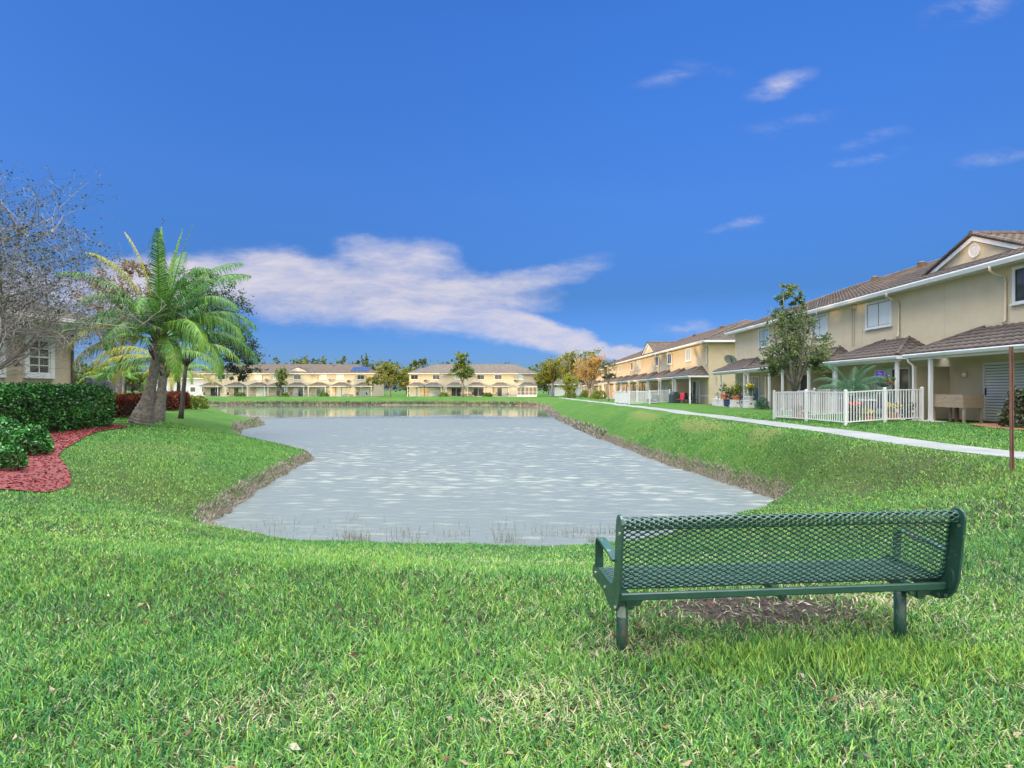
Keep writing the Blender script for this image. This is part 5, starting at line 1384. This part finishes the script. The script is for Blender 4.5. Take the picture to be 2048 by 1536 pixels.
# ================================================================== HEDGES AND SHRUBS
def leafy_box(n, path, half, z0, h, jitter=.09, top_round=.25):
    """points over the outside of a clipped hedge that follows a path"""
    P_ = np.array(path, float); s = np.concatenate([[0], np.cumsum(np.hypot(*np.diff(P_, axis=0).T))]); L = s[-1]
    t = rng.uniform(-half, L + half, n); tc_ = np.clip(t, 0, L)
    c = np.stack([np.interp(tc_, s, P_[:, 0]), np.interp(tc_, s, P_[:, 1])], 1)
    i = np.clip(np.searchsorted(s, tc_) - 1, 0, len(P_) - 2); d = (P_[i + 1] - P_[i]); d /= np.hypot(*d.T)[:, None]; nn = np.stack([-d[:, 1], d[:, 0]], 1)
    a = rng.uniform(0, 1, n); per = h + half; w = np.where(rng.uniform(0, 1, n) < .5, -1, 1)
    side = a * per < h
    off_ = np.where(side, half, half * (1 - (a * per - h) / half)); z = np.where(side, a * per, h)
    k = np.clip((z - (h - top_round)) / top_round, 0, 1); off_ = np.minimum(off_, half - top_round * (1 - np.sqrt(np.clip(1 - k * k, 0, 1))) * .8)
    z = z - np.where(~side, 0, 0) + .05 * np.sin(t * 2.3) + .04 * np.sin(t * 5.1 + off_ * 3)
    endo = np.clip(np.abs(t - tc_) / half, 0, 1); off_ = off_ * np.sqrt(np.clip(1 - endo ** 2, 0, 1))
    bul = .07 * np.sin(t * 3.1 + z * 2.2) + .05 * np.sin(t * 7.3 - z * 4)
    q = c + nn * (w * (off_ + bul * side))[:, None] + d * (t - tc_)[:, None]
    p = np.column_stack([q, z0 + z]) + rng.normal(0, jitter, (n, 3))
    return p
def hedge(name, path, half, h, n, size, mat, label, cat='hedge', aspect=.6, core='bark_dark'):
    z0 = np.mean([gz_at(*p) for p in path]); p0 = path[0]
    root = empty(name, (p0[0], p0[1], z0), 0, label, cat)
    lp = [(a - p0[0], b - p0[1]) for a, b in path]
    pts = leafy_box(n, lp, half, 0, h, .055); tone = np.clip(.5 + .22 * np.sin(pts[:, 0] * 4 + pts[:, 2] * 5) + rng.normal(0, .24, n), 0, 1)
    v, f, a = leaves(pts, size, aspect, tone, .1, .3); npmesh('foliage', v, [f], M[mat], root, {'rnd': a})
    mb = MB()
    for (a_, b_), (c_, d_) in zip(lp[:-1], lp[1:]):
        L = math.hypot(c_ - a_, d_ - b_)
        for k in range(int(L / .09)):
            t = random.random(); x = a_ + (c_ - a_) * t + random.gauss(0, half * .25); y = b_ + (d_ - b_) * t + random.gauss(0, half * .25)
            for _ in range(3):
                e = Vector((x + random.uniform(-.6, .6) * half * 1.4, y + random.uniform(-.6, .6) * half * 1.4, h * random.uniform(.5, .97)))
                mb.tube([(x, y, -.1), Vector((x, y, h * .3)).lerp(e, .3), e], [.014, .011, .004], 3, False)
    mb.build('stem', M[core], root)
    # inner leaves so that the hedge is dense
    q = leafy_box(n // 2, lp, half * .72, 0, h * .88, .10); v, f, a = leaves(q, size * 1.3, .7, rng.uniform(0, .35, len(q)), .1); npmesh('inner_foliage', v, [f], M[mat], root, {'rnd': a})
    return root
hedge('hedge', [(-16.35, 22.0), (-15.8, 18.0), (-15.1, 13.0), (-14.6, 9.5)], .85, 1.52, 24000, .095, 'leaf_hedge', 'tall clipped glossy green hedge in front of the clubhouse')
def shrub(loc, r, h, n, size, mat, label, cat='shrub', name='shrub', group=None, z=None, aspect=.6):
    root = empty(name, (loc[0], loc[1], gz_at(*loc[:2]) if z is None else z), 0, label, cat, group)
    d = rng.normal(size=(n, 3)); d /= np.linalg.norm(d, axis=1)[:, None]; d[:, 2] = np.abs(d[:, 2]) * 1.0
    k = rng.uniform(.5, 1, n) ** .4 * (1 + .10 * np.sin(d[:, 0] * 6 + d[:, 2] * 5) + .08 * np.sin(d[:, 1] * 8))
    p = d * k[:, None] * np.array([r, r, h]); p[:, 2] = p[:, 2] * .93 + .05
    tone = np.clip(.5 + .2 * np.sin(p[:, 0] * 7 / max(r, .3)) + rng.normal(0, .22, n), 0, 1)
    v, f, a = leaves(p, size, aspect, tone, .1, .25); npmesh('foliage', v, [f], M[mat], root, {'rnd': a})
    mb = MB()
    for i in range(16):
        a = random.uniform(0, 6.28); e = (math.cos(a) * r * random.uniform(.2, .75), math.sin(a) * r * random.uniform(.2, .75), h * random.uniform(.5, .85))
        mb.tube([(math.cos(a) * r * .08, math.sin(a) * r * .08, -.08), (e[0] * .4, e[1] * .4, e[2] * .5), e], [.02, .014, .004], 4, False)
    mb.build('stem', M['bark_dark'], root); return root
shrub((-11.0, 12.9), .58, .66, 2400, .085, 'leaf_hedge', 'rounded green shrub on the red mulch at the foot of the hedge', name='round_shrub')
shrub((-9.75, 10.95), .42, .45, 1500, .07, 'leaf_hedge', 'smallest rounded green shrub on the red mulch, nearest the viewer', name='round_shrub')
shrub((-13.3, 14.8), .62, .7, 2200, .09, 'leaf_hedge', 'rounded green shrub pressed against the hedge at the left edge', name='round_shrub')
hedge('croton_shrub', [(-20.5, 30.6), (-22.2, 34.0), (-24.5, 38.5)], .95, 1.12, 5200, .17, 'leaf_croton', 'long dark red croton shrub row behind the coconut palms', 'shrub', .4)
hedge('croton_shrub', [(-26.2, 43.0), (-27.6, 47.5)], .85, 1.25, 2600, .20, 'leaf_croton', 'dark red croton shrub clump beside the thin dark palm trunk', 'shrub', .4)
shrub((-22.9, 32.6), 1.3, 1.35, 2200, .15, 'leaf_lime', 'yellow green shrub rising behind the red croton row', name='lime_shrub')
shrub((-26.6, 48.4), .95, 1.2, 1200, .17, 'leaf_lime', 'light green shrub at the water end of the croton clump', name='lime_shrub')
# round leafy bush at the right edge
shrub((15.25, 17.05), .62, 1.22, 2600, .10, 'leaf_bush', 'round dark green bush in orange mulch at the right edge', name='round_bush', cat='bush')
# clipped round bushes between the far patios
for x, lab in ((-63.4, 'rounded dark bush on the far lawn, before the third canopy'), (-53.3, 'rounded dark bush on the far lawn right of the slim tree'), (-44.0, 'rounded dark bush before the far patio with teal glass'), (-16.1, 'clipped bush on the far lawn left of the tall tree'), (-5.7, 'clipped bush on the far lawn right of the tall tree'), (-76.5, 'dark bush at the far left corner of the pale yellow row')):
    shrub((x, 134.3, .05), 1.15, 1.05, 700, .26, 'leaf_tree' if x > -76 else 'leaf_dark', lab, 'bush', 'clipped_bush', 'clipped bushes along the far lawn')
for x, y, lab in ((13.2, 88, 'leafy bush at the corner patio of the middle townhouse row'), (11.3, 112, 'low bush between the lime tree and the orange lit tree'), (14.6, 114, 'low bush behind the orange lit tree trunks')):
    shrub((x, y), 1.2, 1.5, 900, .24, 'leaf_lime' if y < 100 else 'leaf_tree', lab, 'bush', 'leafy_bush')

# ================================================================== PATIO THINGS
def flower_pot(loc, r, h, label, leafm, ph, flower=None, potm='terracotta', nl=260, size=.11):
    root = empty('potted_plant', loc, random.uniform(0, 6), label, 'potted plant')
    mb = MB(); mb.lathe((0, 0, 0), [(r * .66, 0), (r * .95, h * .82), (r * 1.08, h * .82), (r * 1.08, h), (r * .92, h), (r * .88, h * .86)], 14); mb.build('pot', M[potm], root, False)
    p, rr = clump_points((0, 0, h + ph * .5), (r * 1.5, r * 1.5, ph * .55), nl, 18, .22); v, f, a = leaves(p, size, .5, rr); npmesh('foliage', v, [f], M[leafm], root, {'rnd': a})
    if flower:
        p, rr = clump_points((0, 0, h + ph * .75), (r * 1.3, r * 1.3, ph * .4), 90, 8, .35); v, f, a = leaves(p, .09, .9, rr); npmesh('flower', v, [f], M[flower], root, {'rnd': a})
    return root
# white planter blocks with pots at the far end of the near row
PY = [(15.55, 43.0), (15.45, 41.4), (15.35, 38.9), (15.25, 36.5)]
ZS = Z1
for i, (x, y) in enumerate(PY):
    mb = MB(); w = .30; mb.box(-w, w, -w, w, -.30, .46); mb.box(-w - .02, w + .02, -w - .02, w + .02, .461, .50)
    b0 = mb.build('planter_block', M['block'], None, bevel=.01); b0.location = (x - .2, y, ZS - .02)
    tag(b0, ['white concrete block farthest left before the near row, with a grey pot', 'white concrete block carrying the terracotta pot', 'white concrete block carrying the bright green bowl plant', 'white concrete block nearest the white fence, with a pale pot'][i], 'block', 'white concrete blocks along the patio')
    mb = MB(); mb.box(-.07, .07, -w - .004, -w + .001, .26, .34); sl_o = mb.build('slot', M['plastic_black'], b0)
flower_pot((15.25, 41.4, ZS + .485), .26, .36, 'terracotta pot with a dark leafy plant on a white block', 'leaf_tree', .8)
flower_pot((15.15, 38.9, ZS + .485), .30, .26, 'bowl of bright green leaves on a white block', 'leaf_lime', .8, None, 'terracotta', 320, .16)
flower_pot((15.05, 36.5, ZS + .485), .30, .26, 'pale pot with mixed plants on the white block by the fence', 'leaf_tree', .8, 'flower_yellow', 'block')
flower_pot((15.35, 43.0, ZS + .485), .14, .22, 'small grey pot on the leftmost white block', 'leaf_dark', .3, None, 'block', 60, .08)
shrub((16.0, 41.8, 0), .75, 1.35, 700, .14, 'leaf_dark', 'dark green patio shrub behind the terracotta pot', 'shrub', 'patio_shrub', z=ZS)
shrub((14.9, 34.3, 0), .42, .85, 380, .26, 'frond_blue', 'spiky grey green plant left of the near white fence', 'plant', 'spiky_plant', z=ZS - .1, aspect=.14)
mb = MB(); mb.box(-.35, .35, -.25, .25, .12, .46); mb.box(-.38, .38, -.28, .28, .461, .50); mb.tube([(-.25, -.251, .1), (-.25, .251, .1)], .09, 10); mb.tube([(.25, -.251, .1), (.25, .251, .1)], .09, 10)
o = mb.build('storage_box', M['cloth_blue']); o.location = (15.2, 40.1, ZS); tag(o, 'navy blue box on the ground between two white blocks', 'box')
# bicycle-like wheel seen by the pots
mb = MB(); n = 20; pts = [(0, .30 * math.cos(2 * math.pi * k / n), .32 + .30 * math.sin(2 * math.pi * k / n)) for k in range(n + 1)]
mb.tube(pts, .022, 6, False)
for k in range(8):
    a = 2 * math.pi * k / 8; mb.tube([(0, 0, .32), (0, .29 * math.cos(a), .32 + .29 * math.sin(a))], .005, 3, False)
mb.tube([(-.05, 0, .32), (.05, 0, .32)], .03, 8)
o = mb.build('spoked_wheel', M['plastic_black']); o.location = (15.0, 37.6, ZS); tag(o, 'black spoked wheel leaning by the pots before the teal door', 'wheel')

def chair(name, loc, rz, label, seatm, framem='plastic_black', group=None):
    root = empty(name, loc, rz, label, 'chair', group)
    mb = MB(); mb.box(-.25, .25, -.24, .24, .41, .45); mb.build('seat', M[seatm], root, bevel=.01)
    mb = MB(); mb.prism([(.22, .451), (.26, .451), (.36, 1.0), (.32, 1.0)], 'x', -.25, .25); mb.build('backrest', M[seatm], root)
    for sx in (-.25, .25):
        for (ya, yb) in ((-.24, -.26), (.24, .30)):
            mb = MB(); mb.tube([(sx, ya, .43), (sx * 1.04, yb, 0)], .016, 6); mb.build('leg', M[framem], root)
        mb = MB(); mb.tube([(sx * 1.04, -.22, .44), (sx * 1.06, -.22, .66), (sx * 1.06, .29, .67)], .016, 6); mb.build('armrest', M[framem], root)
    return root
def table(name, loc, label, r=.5, mat='plastic_black'):
    root = empty(name, loc, 0, label, 'table')
    mb = MB(); mb.lathe((0, 0, .70), [(r, 0), (r, .03)], 22); mb.build('tabletop', M[mat], root)
    for k in range(4):
        a = math.pi / 4 + k * math.pi / 2; mb = MB(); mb.tube([(math.cos(a) * r * .6, math.sin(a) * r * .6, .70), (math.cos(a) * r * .75, math.sin(a) * r * .75, 0)], .018, 6); mb.build('leg', M['plastic_black'], root)
    return root
ZM = Z1 - .10
chair('lounge_chair', (14.9, 51.0, ZM), R(-60), 'red padded patio chair before the middle townhouse row', 'cloth_red')
chair('patio_chair', (16.0, 50.6, ZM), R(100), 'black mesh patio chair near the corner of the middle row', 'plastic_black')
chair('patio_chair', (16.1, 52.4, ZM), R(40), 'black patio chair against the glass door, behind the red chair', 'plastic_black')
mb = MB(); mb.box(-.42, .42, -.32, .32, .02, .88); mb.prism([(-.34, .881), (.34, .881), (.22, 1.12), (-.22, 1.12)], 'y', -.30, .30)
o = mb.build('barbecue', M['cover'], None, bevel=.03); o.location = (14.75, 52.2, ZM); o.rotation_euler = (0, 0, R(15)); tag(o, 'barbecue under a dark green cover, left of the red chair', 'barbecue')
table('patio_table', (15.6, 51.4, ZM), 'round black patio table beside the red chair', .45)
# sheet-covered furniture behind the middle fence
mb = MB(); mb.box(-.9, .9, -.4, .4, .0, .45); mb.prism([(-.9, .451), (.9, .451), (.8, .85), (-.8, .85)], 'y', .1, .4)
o = mb.build('covered_sofa', M['cover'], None, bevel=.04); o.location = (13.4, 54.6, ZM - .03); o.rotation_euler = (0, 0, R(-90)); tag(o, 'grey green covered sofa behind the middle white fence', 'sofa')

# near patio behind the white fence
chair('patio_chair', (14.5, 22.6, ZS), R(170), 'navy patio chair behind the near white fence, left of the white table', 'cloth_blue')
chair('patio_chair', (15.9, 23.4, ZS), R(60), 'navy patio chair against the near wall, behind the white table', 'cloth_blue')
table('patio_table', (14.9, 23.9, ZS), 'round white patio table behind the near white fence', .5, 'white')
flower_pot((14.25, 21.5, ZS), .2, .3, 'terracotta pot with yellow flowers just behind the near fence', 'leaf_lime', .35, 'flower_yellow')
flower_pot((13.2, 21.3, ZS - .08), .18, .26, 'terracotta pot with yellow flowers at the fence middle', 'leaf_lime', .22, 'flower_yellow')
flower_pot((12.6, 21.2, ZS - .12), .18, .35, 'pot with red flowers behind the left part of the near fence', 'leaf_tree', .45, 'flower_red', 'plastic_black')
flower_pot((15.1, 21.9, ZS), .16, .28, 'black pot with a dark plant by the fence end post', 'leaf_dark', .5, None, 'plastic_black')
flower_pot((12.2, 24.4, ZS - .15), .2, .3, 'terracotta pot with a red flowering plant in the left fence corner', 'leaf_tree', .35, 'flower_red')
# hanging flower basket
root = empty('hanging_basket', (14.6, 22.6, ZS + 1.42), 0, 'hanging basket of purple flowers under the canopy of the near patio', 'flower basket')
mb = MB(); mb.lathe((0, 0, -.16), [(.08, 0), (.2, .06), (.24, .16), (.22, .16)], 14); mb.build('basket', M['plastic_black'], root)
mb = MB()
for k in range(3):
    a = k * 2.094; mb.tube([(.23 * math.cos(a), .23 * math.sin(a), 0), (0, 0, .72), (.25, 0, .86)], .006, 4)
mb.build('hanger', M['plastic_black'], root)
p, rr = clump_points((0, 0, .1), (.42, .42, .22), 260, 20, .2); v, f, a = leaves(p, .13, .6, rr); npmesh('foliage', v, [f], M['leaf_tree'], root, {'rnd': a})
p, rr = clump_points((-.18, -.05, .26), (.3, .3, .2), 150, 14, .2); v, f, a = leaves(p, .11, .85, rr); npmesh('flower', v, [f], M['flower_purple'], root, {'rnd': a})
p, rr = clump_points((.1, -.1, .02), (.32, .32, .14), 50, 9, .2); v, f, a = leaves(p, .09, .85, rr); npmesh('flower', v, [f], M['flower_red'], root, {'rnd': a})

# raised wooden planter against the near wall
root = empty('wooden_planter', (15.9, 20.55, ZS), R(-90), 'raised planter of weathered boards on legs against the near wall', 'planter')
for i in range(3):
    z0 = .52 + i * .155
    mb = MB(); mb.box(-.75, .75, -.36, -.325, z0, z0 + .15); mb.box(-.75, .75, .325, .36, z0, z0 + .15); mb.box(-.75, -.715, -.324, .324, z0, z0 + .15); mb.box(.715, .75, -.324, .324, z0, z0 + .15); mb.build('board', M['wood'], root)
for x in (-.70, .70):
    for y in (-.30, .30):
        mb = MB(); mb.box(x - .05, x + .05, y - .022, y + .022, -.02, .519); mb.build('leg', M['wood'], root)
mb = MB(); mb.box(-.71, .71, -.32, .32, .53, .90); mb.build('soil', M['soil'], root)
mb = MB(); mb.box(-.045, .045, -.05, .05, -.02, .50); o_ = mb.build('brace', M['rust'], root)

# satellite dishes
def dish(loc, rz, label, s=1.0, tilt=35):
    root = empty('satellite_dish', loc, rz, label, 'satellite dish', 'satellite dishes on the townhouses')
    mb = MB(); n = 18; rings = [(0, .0), (.18, .012), (.32, .04), (.40, .065)]; vs = []; fs = []
    M_ = Matrix.Rotation(R(tilt), 4, 'X')
    for r, d in rings: vs += [M_ @ Vector((r * s * math.cos(2 * math.pi * j / n), -.25 * s - d * s * 1.2, r * s * .85 * math.sin(2 * math.pi * j / n))) for j in range(n)]
    for i in range(3):
        for j in range(n): fs.append((i * n + j, i * n + (j + 1) % n, (i + 1) * n + (j + 1) % n, (i + 1) * n + j))
    mb.add(vs, fs); o = mb.build('reflector', M['dish'], root, True); md = o.modifiers.new('t', 'SOLIDIFY'); md.thickness = .012 * s
    mb = MB(); mb.tube([(0, 0, -.35 * s), (0, -.16 * s, -.30 * s), (0, -.22 * s, .0)], .028 * s, 8); mb.box(-.06 * s, .06 * s, -.001, .012, -.45 * s, -.25 * s); mb.build('mount', M['plastic_black'], root)
    f0 = M_ @ Vector((0, -.28 * s, -.32 * s)); f1 = M_ @ Vector((0, -.78 * s, -.05 * s))
    mb = MB(); mb.tube([f0, f1], .018 * s, 6); mb.tube([f1, f1 + Vector((0, .09 * s, .03 * s))], .04 * s, 8); mb.build('feed_arm', M['dish'], root)
    return root
dish((16.95, 44.05, ZS + 3.72), R(-58), 'grey satellite dish on the far corner of the near townhouse row', 1.3)
dish((-58.6, 137.9, 4.2), R(-20), 'satellite dish on the far left row above the third canopy', 1.3)
dish((-43.4, 137.9, 4.2), R(-20), 'satellite dish on the far left row above the teal glass', 1.3)
dish((-39.2, 137.9, 3.9), R(25), 'satellite dish on the far left row near the solar panels', 1.3)
dish((-20.7, 137.9, 4.0), R(10), 'satellite dish on the cream far row near its left end', 1.3)
dish((1.0, 137.9, 4.0), R(-20), 'satellite dish on the cream far row left of the screened porch', 1.3)

# chairs and tables on the far patios
far = [(-72.8, 'before the leftmost far canopy'), (-70.3, 'under the leftmost far canopy, right side'), (-67.4, 'under the second far canopy'), (-65.0, 'at the right post of the second far canopy'), (-52.6, 'under the far gable, left side'), (-49.9, 'under the far gable, right side'),
       (-36.6, 'under the canopy by the solar panels, left'), (-34.2, 'under the canopy by the solar panels, right'), (-15.2, 'just right of the clipped bush under the cream row'), (-12.2, 'behind the tall tree, left of its trunk'), (-9.2, 'behind the tall tree, right of its trunk'), (-7.0, 'under the canopy right of the tall tree'), (-4.0, 'under the canopy left of the screened porch'), (-1.2, 'beside the left post of the screened porch')]
proto = None
for i, (x, w_) in enumerate(far):
    lab = ('dark patio chair ' if i % 2 == 0 else 'black patio chair ') + w_
    if proto is None: proto = o = chair('patio_chair', (0, 0, 0), 0, lab, 'plastic_black', group='dark chairs on the far patios')
    else: o = copy_tree(proto)
    o.location = (x, 136.4 - .2 * (i % 3), .05); o.rotation_euler = (0, 0, R(170 + 37 * i)); o['label'] = lab; o['group'] = 'dark chairs on the far patios'
for x, lab in ((-71.4, 'round dark table under the leftmost far canopy'), (-66.2, 'round dark table under the second far canopy'), (-51.0, 'round dark table under the far gable'), (-35.4, 'round dark table under the canopy by the solar panels'), (-10.6, 'round dark table behind the tall tree'), (-5.6, 'round dark table right of the clipped bush under the cream row')):
    table('patio_table', (x, 136.6, .05), lab, .55)

# flat stone spill-way and a dark rock line at the far right shore
mb = MB(); mb.lathe((0, 0, -.3), [(1.5, 0), (1.55, .45), (1.35, .62), (.6, .68)], 18); o = mb.build('drain_cover', M['concrete']); o.scale = (1.6, 1, 1); o.location = (4.7, 112.3, WATER + .35); tag(o, 'pale round concrete drain at the far right corner of the pond', 'drain')

# ------------------------------------------------------------------ unseen row added outside the frame on the left to throw evening shade
townhouse('townhouse', (-64, -52, .1), R(90), 72, 'unseen townhouse row added behind the viewer on the left to cast shade', detail=0, D=10, H=6.6, wins=[(6 * k + 2, 6 * k + 3.8, 'glass_dark') for k in range(11)], canopies=[(6 * k + .6, 6 * k + 5.2) for k in range(11)])
print('objects', len(bpy.data.objects))
